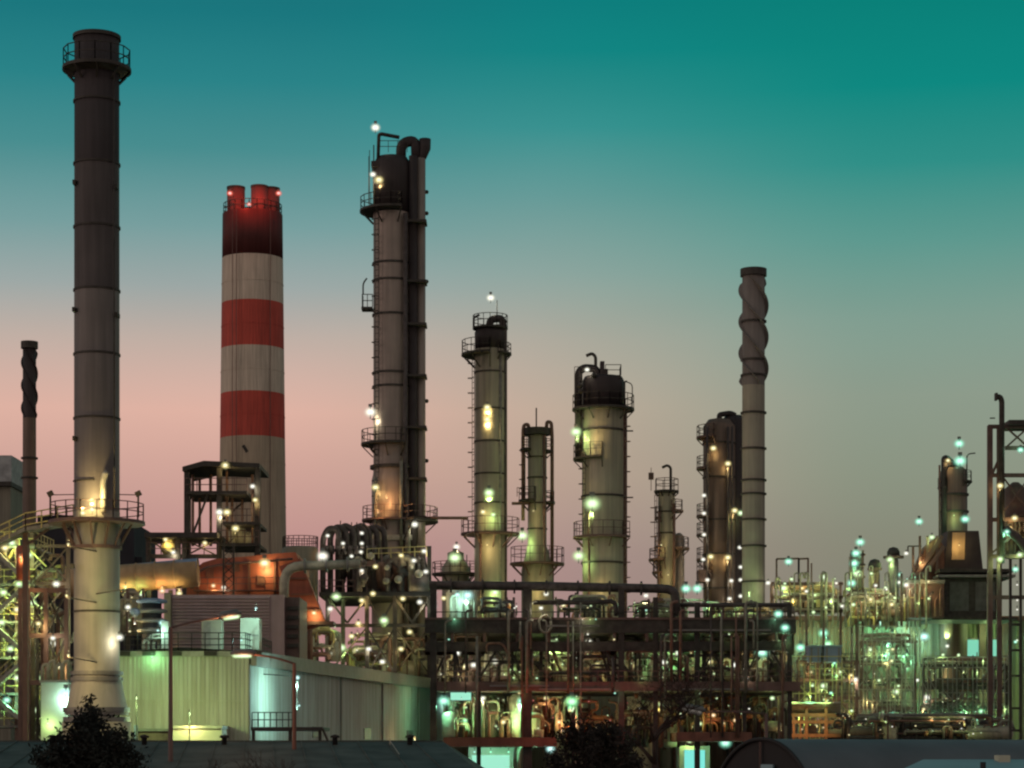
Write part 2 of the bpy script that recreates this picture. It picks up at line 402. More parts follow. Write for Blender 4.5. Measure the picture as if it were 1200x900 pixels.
for px, py, w in ((80,640,380),(78,700,380),(80,770,420),(147,690,240)): lamp(rt, px, py, D-4.5, 'y' if px < 100 else 'g', w, .12, V(0,-1,-1))  # floods added to brighten the lower shaft
for px, py in ((80,640),(78,700),(80,770),(147,690)): MB().beam(P(px,py,D-4.3), P(113,py+6,D-1.5), .07).build('lamp_arm', 'dark_steel', rt)  # arms made for the added floods

# ------------------------------------------------------------------ far left thin stack with spiral fins
def strake_stack(name, label, px, w0, w1, top, zbase, D, m_, m_top, s0, s1, turns, bands, D_lamps=(), starts=3, fin=.35, m_fin='clad_brown'):
    cx, cy = X(px, D), D; r0, r1 = wr(w0, D), wr(w1, D)
    rt = root(name, label, 'chimney', (cx, cy, 0))
    zt, zs = Z(top, D), Z(s1, D)
    MB().lathe(cx, cy, [(r0, zbase), (r1, zs)], 32, False).build('lower_shaft', m_, rt)
    MB().lathe(cx, cy, [(r1, zs+.01), (r1, zt), (r1*.85, zt), (r1*.85, zt-.5)], 32, False).build('upper_shaft', m_top, rt)
    for s in range(starts):
        mb = MB(); vs = []; n = 60
        for i in range(n+1):
            a = 2*math.pi*(s/starts+turns*i/n); z = Z(s0, D)+(Z(s1, D)-Z(s0, D))*i/n
            e = fin*min(1, i/3, (n-i)/3+.15)
            for rr, da in ((r1*.98, 0), (r1+e, .075), (r1+e, .10), (r1*.98, .17)):
                vs.append((cx+rr*math.cos(a+da), cy+rr*math.sin(a+da), z))
        mb.add(vs, [(4*i+j, 4*i+4+j, 4*i+4+(j+1)%4, 4*i+(j+1)%4) for i in range(n) for j in range(4)])
        mb.build('spiral_fin', m_fin, rt)
    for py in bands: band(rt, cx, cy, Z(py, D), r0+(r1-r0)*.5, .16, .18)
    MB().sector(cx, cy, zt-.7, zt+.05, r1*.9, r1+.2, 0, 360, 28).build('cap_ring', 'dark_steel', rt)
    return rt
strake_stack('dark_stack', 'thin dark brown stack with spiral fins at the far left edge', 34.5, 17, 15.5, 401, 0, 250, 'clad_brown', 'top_dark', 410, 490, 1.0, (537, 560), fin=.2, m_fin='top_dark')

# ------------------------------------------------------------------ red and white chimney, far off
D = 520.0
cx, cy = X(296, D), D; k = lambda py: Z(py+4, D)
rt = root('striped_chimney', 'wide red and white banded chimney with three short flues on top', 'chimney', (cx, cy, 0))
prof = lambda py: wr(70+(py-248)*.022, D)
cuts = [(1300,'tan_shaft','lower_shaft'),(511,'red_band','red_band'),(459,'white_band','white_band'),(406,'red_band','red_band'),(353,'white_band','white_band'),(300,'dark_red_band','dark_red_band'),(248,None,None)]
for (a, m_, nm), (b, _, _) in zip(cuts, cuts[1:]):
    za = max(0, k(a)); MB().lathe(cx, cy, [(prof(a if za > 0 else 940), za), (prof(b), k(b))], 64, nm == 'dark_red_band').build(nm, m_, rt)
for px, dy, w in ((277.5,-1.5,21), (305.5,-2.5,20), (317.5,-.5,21), (291,4,16)):
    fx = X(px, D); t_ = 218 if px != 291 else 236
    MB().lathe(fx, cy+dy, [(wr(w,D), k(252)), (wr(w,D), k(t_)), (wr(w-4,D), k(t_)), (wr(w-4,D), k(t_+6))], 24, False).build('flue', 'flue_red', rt)
    MB().sector(fx, cy+dy, k(t_)-.35, k(t_)+.15, wr(w-3,D), wr(w+.8,D), 0, 360, 24).build('flue_rim', 'dark_steel', rt)
MB().rail([(cx+(prof(248)-.2)*math.cos(a*math.pi/12), cy+(prof(248)-.2)*math.sin(a*math.pi/12), k(248)) for a in range(25)], 2.2, .14, 4).build('handrail', 'dark_steel', rt)
lamp(rt, 269.5, 231, D-4.5, 'r', 900, .5, V(2,-4,0)); lamp(rt, 326.5, 231, D-4.0, 'r', 900, .5, V(-3,-4,0)); lamp(rt, 292, 243, D-6.0, 'r', 120, .4, V(-1,-1.5,.4))
for pz in (330, 380, 433, 485, 540, 590): MB().sector(cx, cy, k(pz)-.12, k(pz)+.12, prof(pz)-.05, prof(pz)+.06, 0, 360, 64).build('pour_joint', 'white_band' if pz in (330,433) else 'red_band' if pz in (380,485) else 'tan_shaft', rt)
mb = MB()
for dx in (-.45, .45): mb.beam((cx-3.2+dx, cy-prof(700)-.25, 20), (cx-3.2+dx, cy-prof(248)-.45, k(250)), .13)
mb.beam((cx+4.6, cy-prof(700)+1.2, 20), (cx+4.6, cy-prof(248)+1.2, k(250)), .12)
mb.build('ladder', 'brown_steel', rt)
MB().beam(P(285,522,D-7), P(290,530,D-7), .7).build('wall_bracket', 'dark_steel', rt)

# ------------------------------------------------------------------ dark block behind the grey chimney
D = 330.0
rt = root('dark_block_building', 'near-black block building showing both sides of the grey chimney', 'building', (X(110,D), D, 0))
MB().box(X(42,D), X(157,D), D, D+20, 0, Z(612,D)).build('walls', 'black_block', rt)
MB().box(X(42,D), X(84,D), D+1, D+14, Z(612,D)+.002, Z(603,D)).build('roof_house', 'black_block', rt)
MB().box(X(157,D)+.003, X(165,D), D+1, D+16, 0, Z(652,D)).build('side_annex', 'black_block', rt)
# pale block at the frame edge
D = 300.0
rt = root('pale_block_building', 'pale grey flat-topped block cut by the left frame edge', 'building', (X(0,D), D, 0))
MB().box(X(-40,D), X(12.5,D), D, D+12, 0, Z(566,D)).build('walls', 'corrugated_dull', rt)
MB().box(X(-40,D), X(12.5,D), D+.5, D+12, Z(566,D)+.002, Z(533,D)).build('penthouse', mat('grey_panel', (.30,.31,.31), .7), rt)
MB().box(X(-41,D), X(14.5,D), D-.8, D+12.5, Z(570,D), Z(565,D)).build('parapet', 'dark_steel', rt)

# ------------------------------------------------------------------ tall column
D = 242.0
cx, cy = X(459.5, D), D; k = lambda py: Z(py+3, D); r = wr(44, D)
rt = root('distillation_column', 'tallest brown distillation column with thick black pipes down its right side', 'column', (cx, cy, 0))
MB().lathe(cx, cy, [(r*1.09, 0), (r*1.09, k(560)), (r*1.02, k(553)), (r, k(548)), (r, k(248))], 40, False).build('shell', 'column_brown', rt)
MB().lathe(cx, cy, [(r*1.02, k(248)+.01), (r*1.02, k(190)), (r*.8, k(182)), (r*.2, k(179))], 40).build('top_section', 'top_dark', rt)
for py in (307, 327, 367, 435, 451): band(rt, cx, cy, k(py), r, .14, .2)
band(rt, cx, cy, k(545), r*1.03, .3, .35)
platform(rt, cx, cy, k(244), r, r+wr(32,D), 95, 290, 1.3)
platform(rt, cx, cy, k(517), r, r+wr(29,D), 100, 300, 1.35)
platform(rt, cx, cy, k(606), r*1.08, r+wr(27,D), 90, 300, 1.3, 'brown_steel', 'brown_steel')
platform(rt, cx, cy, k(607), r*1.08, r+wr(64,D), -60, 55, 1.3, 'dark_steel', 'brown_steel')
m_ = MB().box(X(424,D), X(437,D), D-.8, D+.8, k(361), k(358)).build('side_basket', 'dark_steel', rt)
MB().rail([(X(425,D),D-.7,k(358)),(X(437,D),D-.7,k(358))],1.3,.08,.6).rail([(X(425,D),D-.7,k(358)),(X(425,D),D+.7,k(358))],1.3,.08).build('handrail', 'dark_steel', m_)
davit(rt, pp(D-.7, (425.5,345),(425.5,332),(430,326)), .09)
for px, dd, w, t_, m_ in ((484,-.9,10,183,'top_dark'),(493,-.2,11.5,186,'column_brown'),(475,-1.9,5,250,'pipe_dark')):
    MB().tube([P(px,900,D+dd),P(px,t_,D+dd)], wr(w,D), 14).build('riser_pipe', m_, rt)
MB().tube(bend(pp(D, (470,190),(470,168),(487,164),(488,190)), 1.2), .55, 10).build('overhead_gooseneck', 'top_dark', rt)
MB().tube(bend(pp(D, (487,189),(494,188),(498,178),(497,162)), .8), [.4]*1+[.42]*12+[.7], 10).build('relief_stub', 'top_dark', rt) if False else MB().tube(pp(D, (489,192),(495,184),(498,174),(498,163)), [.35,.45,.6,.62], 10).build('relief_stub', 'top_dark', rt)
davit(rt, pp(D-1, (443,190),(444,158),(447,157),(468,161)), .2)
MB().box(X(436,D), X(446,D), D-1.6, D+1, k(196), k(190)).build('valve_deck', 'top_dark', rt)
MB().rail([(X(433,D),D-1.4,k(240)),(X(433,D),D-1.3,k(186))],.2,.06,9).beam(P(433,176,D-1),P(433,243,D-1),.07).beam(P(438,170,D-1),P(438,243,D-1),.12).build('ladder_cage', 'dark_steel', rt)
MB().rail([(X(445,D),D-1.6,k(180)),(X(478,D),D-1.6,k(180))],1.2,.06,.9).build('top_handrail', 'dark_steel', rt)
for py in (260, 330, 380, 440, 500, 560, 605): 
    MB().box(X(476,D), X(500.5,D), D-1.9, D+.6, k(py)-.12, k(py)+.12).build('pipe_clamp', 'dark_steel', rt)
for py in (225, 250, 330, 470, 540): MB().sphere(P(500,py,D), .22, 8, 6).build('valve', 'dark_steel', rt)
ladder(rt, cx, cy, r, 230, k(606), k(250))
for (px, t_, b_, w) in ((440,560,640,4),(445,605,650,3),(470,540,640,4),(478,610,660,6)): MB().tube(pp(D-2.3,(px,b_),(px,t_)), wr(w,D), 8).build('downcomer', 'pipe_grey', rt)
MB().box(X(437,D), X(484,D), D-2.35, D-2.1, k(632), k(626)).build('ring_beam', 'galv', rt)
lamp(rt, 440, 156, D-1.3, 'w', 80, .34); lamp(rt, 437, 209, D-2.2, 'w', 60, .24); lamp(rt, 444, 217, D-2.5, 'y', 110, .32)
lamp(rt, 434, 491, D-2.6, 'w', 260, .42); lamp(rt, 440, 577, D-2.9, 'y', 130, .3); lamp(rt, 453, 585, D-3.2, 'o', 330, .12, V(0,-3,1)); lamp(rt, 486, 620, D-3.2, 'w', 50, .28)
lamp(rt, 443, 602, D-3.1, 'o', 120, .12, V(0,-3,2))

MB().tube(pp(D-1.6, (486,607),(548,607)), .16, 8).build('cross_pipe', 'pipe_brown', rt)

# ------------------------------------------------------------------ second column
D = 250.0
cx, cy = X(574.5, D), D; k = lambda py: Z(py, D); r = wr(36, D)
rt = root('distillation_column', 'slender column right of the tallest one, lit pale green near its gallery', 'column', (cx, cy, 0))
MB().lathe(cx, cy, [(r*1.03, 0), (r*1.03, k(620)), (r, k(612)), (r, k(410))], 36, False).build('shell', 'clad', rt)
MB().lathe(cx, cy, [(r, k(410)+.01), (r*1.02, k(390)), (r*.9, k(386)), (r*.2, k(384))], 36).build('top_section', 'top_dark', rt)
for py in (437, 480, 518, 556, 590): band(rt, cx, cy, k(py), r, .12, .16)
platform(rt, cx, cy, k(415), r, r+wr(32,D), 105, 270, 1.4); platform(rt, cx, cy, k(414), r, r+wr(14,D), -60, 60, 1.0)
platform(rt, cx, cy, k(625), r, r+wr(33,D), 0, 360, 1.6, 'brown_steel', 'brown_steel')
m_ = MB().sector(cx, cy, k(386), k(384), .2, r+.25, 0, 360).build('top_deck', 'dark_steel', rt)
MB().rail([(cx+(r+.2)*math.cos(a*math.pi/8), cy+(r+.2)*math.sin(a*math.pi/8), k(384)) for a in range(17)], 1.3, .07, 1.5).build('handrail', 'dark_steel', m_)
MB().tube(bend(pp(D-.3, (573,384),(575,374),(588,373),(590,382),(590,900)), 1.0), .42, 10).build('overhead_pipe', 'pipe_dark', rt)
davit(rt, pp(D-1, (555,384),(555,372),(562,369)), .12); MB().tube(pp(D, (582.5,375),(582.5,352)), .05, 5).build('lightning_rod', 'galv', rt)
MB().tube(pp(D-1.2,(586,900),(586,412)), wr(4.5,D), 8).build('riser_pipe', 'pipe_grey', rt)
MB().tube(pp(D-1.7,(563,900),(563,625)), wr(3,D), 8).build('riser_pipe', 'pipe_brown', rt)
ladder(rt, cx, cy, r, 205, k(625), k(415))
lamp(rt, 575, 355, D-.4, 'w', 60, .32); lamp(rt, 571, 483, D-2.6, 'y', 200, .3); lamp(rt, 571, 497, D-2.6, 'y', 200, .3)
lamp(rt, 573, 585, D-2.8, 'g', 200, .4); lamp(rt, 566, 604, D-3.1, 'y', 100, .22); lamp(rt, 578, 607, D-3.1, 'g', 120, .2)
lamp(rt, 571, 640, D-3.0, 'y', 260, .12, V(0,-3,-2)); lamp(rt, 580, 700, D-3.0, 'g', 200, .3)  # first is an added flood for the lower shell

# ------------------------------------------------------------------ third, small column
D = 254.0
cx, cy = X(629.5, D), D; k = lambda py: Z(py, D); r = wr(22, D)
rt = root('distillation_column', 'short narrow column on a wider foot between two larger columns', 'column', (cx, cy, 0))
MB().lathe(cx, cy, [(wr(37,D), 0), (wr(37,D), k(668)), (wr(24,D), k(642)), (r, k(640)), (r, k(512)), (r*.3, k(507))], 32).build('shell', 'clad', rt)
for py in (536, 560, 590, 620): band(rt, cx, cy, k(py), r, .1, .14)
MB().sector(cx, cy, k(510), k(502), .1, r+.45, 0, 360).build('top_deck', 'dark_steel', rt)
MB().tube(pp(D,(628.5,503),(628.5,478)), .09, 6).build('vent_mast', 'dark_steel', rt)
for pts in (((640,505),(641,494),(646,495),(647,510),(647,720)), ((620,505),(619,497),(614,498),(613,505),(613,610))):
    MB().tube(bend(pp(D-.2,*pts), .6), .2, 8).build('overhead_pipe', 'pipe_brown', rt)
platform(rt, cx, cy, k(526), r, r+wr(18,D), 130, 230, 1.2); platform(rt, cx, cy, k(528), r, r+wr(14,D), -50, 50, 1.2)
platform(rt, cx, cy, k(586), r, r+wr(22,D), 150, 260, 1.3); platform(rt, cx, cy, k(660), wr(30,D), wr(64,D), 0, 360, 1.7, 'brown_steel', 'brown_steel')
platform(rt, cx, cy, k(588), r, r+wr(20,D), -40, 40, 1.1)
ladder(rt, cx, cy, r, 190, k(586), k(526)); MB().tube(pp(D-1.2,(638,900),(638,510)), wr(3,D), 8).build('riser_pipe', 'pipe_brown', rt)
MB().rail([P(645,588,D), P(606,582,D-1)], 1.0, .07).beam(P(645,590,D),P(600,590,D-1),.3).build('link_bridge', 'brown_steel', rt)
lamp(rt, 612, 636, D-2.4, 'g', 240, .45); lamp(rt, 628, 690, D-3.0, 'y', 160, .12, V(0,-3,-2)); lamp(rt, 625, 600, D-2.5, 'y', 90, .12, V(0,-3,-2))  # last two are floods added to light the shell

# ------------------------------------------------------------------ fourth column
D = 246.0
cx, cy = X(707, D), D; k = lambda py: Z(py, D); r = wr(49, D)
rt = root('distillation_column', 'broad pale column with a round dark gallery and hooked vent pipe on top', 'column', (cx, cy, 0))
MB().lathe(cx, cy, [(r, 0), (r, k(478))], 40, False).build('shell', 'clad', rt)
MB().lathe(cx, cy, [(r*.99, k(478)+.01), (r*.99, k(446)), (r*.9, k(442)), (r*.2, k(440))], 40).build('top_section', 'top_dark', rt)
for py in (505, 582, 660): band(rt, cx, cy, k(py), r, .16, .2)
platform(rt, cx, cy, k(479), r, r+wr(24,D), 0, 360, 1.4); platform(rt, cx, cy, k(537), r, r+wr(22,D), 130, 265, 1.4)
platform(rt, cx, cy, k(629), r, r+wr(22,D), 100, 330, 1.5, 'brown_steel', 'brown_steel')
MB().tube(bend(pp(D-.5,(678,540),(678,436),(684,431),(700,432),(700,446)), .9), .42, 10).build('overhead_pipe', 'top_dark', rt)
MB().tube(bend(pp(D-.6,(698,440),(698,418),(694,414),(687,417)), .5), .17, 8).build('hooked_vent', 'dark_steel', rt)
MB().box(X(703,D), X(708,D), D-1, D+.5, k(444), k(425)).box(X(708,D)+.002, X(712,D), D-1, D+.5, k(444), k(434)).build('valve_house', 'top_dark', rt)
m_ = MB().box(X(709,D), X(727,D), D-1.5, D+1.5, k(446), k(442)).build('top_deck', 'dark_steel', rt)
MB().rail([(X(709,D),D-1.4,k(442)),(X(727,D),D-1.4,k(442)),(X(727,D),D+1.4,k(442))],1.1,.07,1.1).build('handrail', 'dark_steel', m_)
MB().rail([(X(673,D),D-1,k(479)),(X(682,D),D-1,k(479))],4.3,.06,.7,3).build('ladder_cage', 'dark_steel', rt)
davit(rt, pp(D-1,(732,480),(732,447),(735,447)), .1); davit(rt, pp(D-1,(741,470),(741,450),(733,447)), .06)
for px, w, t_ in ((733,4,480),(685,3.5,480),(690,3,600),(715,3,640)): MB().tube(pp(D-1.6 if px > 687 and px < 730 else D-.4,(px,900),(px,t_)), wr(w,D), 8).build('riser_pipe', 'pipe_brown', rt)
for py in (505, 583): MB().beam(P(730,py,D-.5), P(742,py,D-.5), .14).build('pipe_arm', 'dark_steel', rt)
ladder(rt, cx, cy, r, 215, k(629), k(537)); ladder(rt, cx, cy, r, 330, k(720), k(479), 'brown_steel')
for px, py in ((684,533),(696,440),(680,452),(681,458)): MB().sphere(P(px,py,D-2), .3, 8, 6).build('valve', 'dark_steel', rt)
lamp(rt, 675, 514, D-2.2, 'g', 300, .42); lamp(rt, 686, 514, D-3.2, 'y', 300, .14, V(0,-2,0)); lamp(rt, 694, 602, D-3.4, 'g', 330, .62); lamp(rt, 678, 660, D-3, 'g', 240, .45)
lamp(rt, 700, 690, D-4, 'y', 240, .12, V(0,-3,-2)); lamp(rt, 688, 437, D-2.2, 'w', 30, .2)  # first is a flood added low on the column

# ------------------------------------------------------------------ fifth, small column with a companion
D = 256.0
cx, cy = X(781, D), D; k = lambda py: Z(py, D); r = wr(20, D)
rt = root('distillation_column', 'small column with red handrails and a hooked pipe above its railed top', 'column', (cx, cy, 0))
MB().lathe(cx, cy, [(r*1.12, 0), (r*1.12, k(655)), (r, k(645)), (r, k(580)), (r*.9, k(576))], 32).build('shell', 'clad', rt)
MB().lathe(X(796,D), cy+.6, [(wr(13,D), 0), (wr(13,D), k(628)), (wr(4,D), k(624))], 20).build('companion_vessel', 'column_brown', rt)
platform(rt, cx, cy, k(575), .1, r+wr(9,D), 0, 360, 1.3, 'dark_steel', 'brown_steel')
for py, a0, a1, w in ((598,-60,60,20),(606,130,230,8),(640,120,230,9),(655,130,260,22),(670,120,240,14),(642,-50,60,34)): platform(rt, cx, cy, k(py), r, r+wr(w,D), a0, a1, 1.1, 'brown_steel', 'brown_steel')
MB().tube(bend(pp(D,(786,575),(786,548),(782,545),(776,548)), .5), .15, 8).build('hooked_vent', 'dark_steel', rt)
MB().beam(P(763,548,D),P(763,575,D),.07).box(X(760,D), X(766,D), D-.2, D+.2, k(562), k(554)).build('wind_vane', 'brown_steel', rt)
MB().tube(pp(D-1,(790,900),(790,590)), .16, 8).build('riser_pipe', 'pipe_brown', rt); MB().tube(pp(D-1,(772,900),(772,600)), .13, 8).build('riser_pipe', 'pipe_brown', rt)
for py in (600, 625, 675): band(rt, cx, cy, k(py), r, .1, .14)
ladder(rt, cx, cy, r, 200, k(670), k(580), 'brown_steel')
lamp(rt, 783, 675, D-3, 'y', 200, .12, V(0,-3,-2)); lamp(rt, 775, 640, D-2.2, 'y', 90, .12, V(0,-3,-2))  # both floods are added to brighten this column

# ------------------------------------------------------------------ dark twin-shell column
D = 258.0
k = lambda py: Z(py, D)
rt = root('twin_column', 'dark double-shelled column dotted with lamps, behind the finned stack', 'column', (X(847,D), D, 0))
MB().lathe(X(843,D), D, [(wr(38,D), 0), (wr(38,D), k(500)), (wr(26,D), k(492)), (wr(6,D), k(490))], 36).build('left_shell', 'clad_brown', rt)
MB().lathe(X(861,D), D+.8, [(wr(30,D), 0), (wr(30,D), k(492)), (wr(20,D), k(486)), (wr(5,D), k(485))], 32).build('right_shell', 'top_dark', rt)
for py, a0, a1 in ((512,120,250),(548,130,230),(604,130,230),(626,130,230),(655,130,230),(670,120,240)): platform(rt, X(843,D), D, k(py), wr(38,D), wr(54,D), a0, a1, 1.2, 'brown_steel', 'brown_steel')
for py in (520, 560, 610, 650, 690): band(rt, X(843,D), D, k(py), wr(38,D), .1, .16)
for px, w in ((853,3),(858,2.5),(829,3)): MB().tube(pp(D-2,(px,900),(px,500)), wr(w,D), 8).build('riser_pipe', 'pipe_dark', rt)
MB().tube(bend(pp(D,(843,491),(843,486),(856,484),(862,487)), .6), .3, 8).build('overhead_pipe', 'top_dark', rt)
m_ = MB().box(X(817,D), X(828,D), D-2, D+1, k(683), k(669)).build('instrument_cabin', 'brown_steel', rt)
for px, py, c, w in ((836,530,'y',60),(853,548,'y',60),(861,603,'y',70),(868,606,'g',50),(825,584,'w',30),(825,605,'w',20),(825,630,'w',30),(824,659,'w',30),(833,657,'y',70),(853,658,'y',80),(829,683,'w',30),(857,684,'w',30),(868,683,'w',25),(867,645,'w',20),(868,668,'w',20),(855,705,'w',30),(868,702,'w',30),(862,715,'w',30)):
    lamp(rt, px, py, D-2.9, c, w, .26 if c != 'w' else .19)

# ------------------------------------------------------------------ concrete stack with spiral fins
rt = strake_stack('finned_stack', 'tall slim concrete-grey stack with spiral fins near its top', 883, 27.5, 26.5, 316, 0, 240, 'concrete', 'top_dark', 325, 452, 1.15, (377, 422, 440, 484, 526, 563, 579, 609, 640, 682), fin=.40, m_fin=mat('stack_upper', (.16,.14,.125), .8, 0, .35, .4, streak=.5))
for c in list(rt.children):
    if c.name.startswith('upper_shaft'): c.data.materials[0] = MATS['stack_upper']
lamp(rt, 878, 700, 236.5, 'g', 260, .14, V(0,-3,2)); lamp(rt, 900, 687, 237.5, 'w', 30, .2)
# ------------------------------------------------------------------ kit for frames, pipes and small plant
def post(rt, px, D, py0, py1, w=.35, m='dark_steel', name='steel_post'):
    z0 = 0 if py0 is None else Z(py0, D)
    return MB().beam((X(px,D),D,z0), (X(px,D),D,Z(py1,D)), w).build(name, m, rt)
def girder(rt, a, b, w=.3, h=.4, m='dark_steel', name='girder'): return MB().beam(a, b, w, h).build(name, m, rt)
def xbrace(rt, px0, px1, py0, py1, D, w=.14, m='dark_steel', single=0):
    if single <= 0: MB().beam(P(px0,py0,D), P(px1,py1,D), w).build('brace', m, rt)
    if single >= 0: MB().beam(P(px0,py1,D+.25), P(px1,py0,D+.25), w).build('brace', m, rt)
def pipe(rt, pts, r, m='pipe_grey', name='pipe', rb=.8, seg=10):
    mb = MB().tube(bend(pts, rb) if len(pts) > 2 else pts, r, seg)
    return mb.build(name, m, rt)
def flanges(rt, a, b, n, r, m='grey_steel'):
    a = Vector(a); b = Vector(b); d = (b-a).normalized()
    for i in range(n):
        p = a.lerp(b, (i+.5)/n); MB().tube([p-d*.09, p+d*.09], r*1.55, 10).build('flange', m, rt)

# ------------------------------------------------------------------ stair tower at the left edge
D = 182.0
rt = root('stair_tower', 'yellow-lit open steel stair tower crowding the left frame edge', 'stair tower', (X(30,D), D, 0))
for px, d in ((-14,0),(20,0),(38,0),(80,0),(-14,7),(38,7),(80,7)): post(rt, px, D+d, None, 622 if px > -20 else 600, .3, 'brown_steel')
levels = (640, 684, 728, 770, 812, 850)
for i, py in enumerate(levels):
    pl = MB().box(X(-30,D), X(42,D), D-.4, D+7.4, Z(py,D)-.18, Z(py,D)).build('floor_grating', 'grey_steel', rt)
    MB().rail([(X(-30,D),D-.35,Z(py,D)),(X(42,D),D-.35,Z(py,D)),(X(42,D),D+7,Z(py,D))], 1.1, .07, 1.3).build('handrail', 'rail_yellow', pl)
    if i < len(levels)-1:
        a, b = ((X(-10,D),X(36,D)) if i % 2 else (X(36,D),X(-10,D)))
        z0, z1 = Z(levels[i+1],D), Z(py,D); mb = MB()
        for dy in (-1.2, -.45): mb.beam((a,D+dy,z0),(b,D+dy,z1),.09,.3)
        n = 11
        for s in range(n): 
            t = (s+.5)/n; x, z = a+(b-a)*t, z0+(z1-z0)*t; mb.box(x-.16,x+.16,D-1.2,D-.45,z-.03,z+.03)
        f = mb.build('stair_flight', 'galv', rt)
        MB().beam((a,D-1.25,z0+1),(b,D-1.25,z1+1),.07).beam((a,D-1.25,z0+.5),(b,D-1.25,z1+.5),.06).build('handrail', 'rail_yellow', f)
        xbrace(rt, 42, 80, levels[i+1], py, D+.2, .12, 'brown_steel')
        girder(rt, P(38,py,D), P(82,py,D), .2, .25, 'brown_steel')
for px, py, c, w in ((34,656,'g',160),(22,690,'g',160),(38,712,'g',160),(2,735,'g',160),(26,745,'g',140),(50,800,'g',200),(20,800,'g',160),(14,642,'g',220),(6,648,'y',150),(12,766,'g',220),(30,768,'w',110),(70,730,'g',180),(4,700,'g',150),(62,760,'w',90),(8,826,'t',200),(40,838,'g',160),(66,690,'w',60),(20,720,'y',120)):
    lamp(rt, px, py, D-1.7, c, w, .22)
for i in range(60):
    px = R.uniform(-6,80); py = R.uniform(640,850); d = D+R.uniform(-.2,6); e = R.choice((-9,9,6,-6,14,-14))
    pipe(rt, [P(px,py+R.uniform(10,40),d),P(px,py,d),P(px+e,py,d),P(px+e*R.uniform(1,1.8),py+R.uniform(-12,16),d)], R.uniform(.07,.2), R.choice(('pipe_pale','pipe_grey','pipe_brown','rail_yellow')), rb=.4, seg=6)
for i in range(26):
    px = R.uniform(-8,56); py = R.uniform(640,840); MB().beam(P(px,py,D-.3), P(px+R.choice((-22,22)),py+R.uniform(16,30),D-.3), .1).build('brace', R.choice(('galv','brown_steel','rail_yellow')), rt)
rt = root('gallery_walkway', 'railed walkway sloping down left from the chimney gallery', 'walkway', (X(50,D), D, 0))
D2 = 158.5
for a, b in (((86,612),(30,622)), ((30,622),(-8,640))):
    MB().beam(P(*a,D2), P(*b,D2), 1.6, .25).build('deck_plate', 'grey_steel', rt)
    MB().rail([P(*a,D2-.8), P(*b,D2-.8)], 1.2, .07, 1.0, 2).rail([P(*a,D2+.8), P(*b,D2+.8)], 1.2, .07, 1.0, 2).build('handrail', 'rail_yellow', rt)
MB().beam(P(30,622,D2), V(X(30,D2),D2,0), .35).beam(P(30,640,D2), P(60,617,D2), .16).build('support_leg', 'brown_steel', rt)
D = 176.0
rt = root('pipe_tower', 'rust-brown braced pipe tower between stair tower and grey chimney', 'pipe tower', (X(60,D), D, 0))
for px in (24, 33, 54, 78): post(rt, px, D, None, 690, .32, 'brown_steel')
for py in (692, 745, 800): girder(rt, P(22,py,D), P(80,py,D), .25, .35, 'brown_steel')
xbrace(rt, 54, 78, 745, 692, D); xbrace(rt, 54, 78, 800, 745, D); xbrace(rt, 33, 54, 745, 692, D)
for i in range(9):
    px = 26+i*6; pipe(rt, pp(D+.8+i%3*.4, (px,870),(px,702+ (i*37)%40),(px+(8 if i%2 else -8),698+(i*37)%40)), .12+.05*(i%3), ('pipe_grey','pipe_brown','pipe_pale')[i%3])
lamp(rt, 62, 752, D-1, 'w', 70, .16); lamp(rt, 45, 735, D-1, 'y', 120, .16); lamp(rt, 70, 786, D-1, 'y', 120, .16)
pipe(rt, pp(D-.5, (27,680),(27,640)), .5, 'orange_duct', 'warm_duct'); lamp(rt, 24, 655, D-1.6, 'y', 70, .14); lamp(rt, 33, 690, D-1.6, 'o', 60, .14)
D = 172.0
rt = root('pump_shed', 'small pale shed lit blue-green behind the dark conifer', 'shed', (X(62,D), D, 0))
MB().box(X(48,D), X(80,D), D, D+5, 0, Z(800,D)).build('walls', 'cabinet', rt)
MB().box(X(47,D), X(81,D), D-.3, D+5.3, Z(800,D)+.002, Z(797,D)).build('roof', 'galv', rt)
for i in range(4): pipe(rt, pp(D+.6, (50+i*8,797),(50+i*8,780-i%2*4),(56+i*8,778-i%2*4),(56+i*8,797)), .13, 'pipe_pale')
lamp(rt, 77, 822, D-1.2, 'c', 420, .34); lamp(rt, 56, 850, D-1.0, 'g', 90, .14)

# ------------------------------------------------------------------ big insulated duct and the orange furnace
D = 203.0
rt = root('insulated_duct', 'long fat insulated duct running behind the grey chimney', 'duct', (X(130,D), D, 0))
MB().tube(pp(D, (45,686),(232,671)), wr(33,D), 24).build('casing', 'insulation', rt)
MB().add([P(45,686,D)+V(0,1.17*math.cos(t),1.19*math.sin(t)) for t in [math.pi*(.18+.76*i/10) for i in range(11)]]+[P(232,671,D)+V(0,1.17*math.cos(t)*1.02,1.25*math.sin(t)*1.02) for t in [math.pi*(.18+.76*i/10) for i in range(11)]], [(i,i+1,i+12,i+11) for i in range(10)], True).build('sky_sheen_strip', 'blue_sheet', rt)  # blue strip puts the sky's reflection into the duct's top colour
for t in (.12,.25,.38,.5,.62,.74,.86):
    q = P(45,686,D).lerp(P(232,671,D), t); d_ = (P(232,671,D)-P(45,686,D)).normalized(); MB().tube([q-d_*.06, q+d_*.06], wr(33,D)+.06, 24).build('casing_ring', 'insulation', rt)
for px in (150, 175, 200): 
    p = P(px, 690, D); MB().beam(p+V(0,0,-.1), V(p.x,p.y,0), .35).build('support_leg', 'dark_steel', rt)
for px, py, c in ((148,702,'y'),(166,702,'g'),(190,697,'o'),(210,700,'y')): lamp(rt, px, py, D-1.0, c, 110, .2, V(0,-1,1.2))
D = 207.0
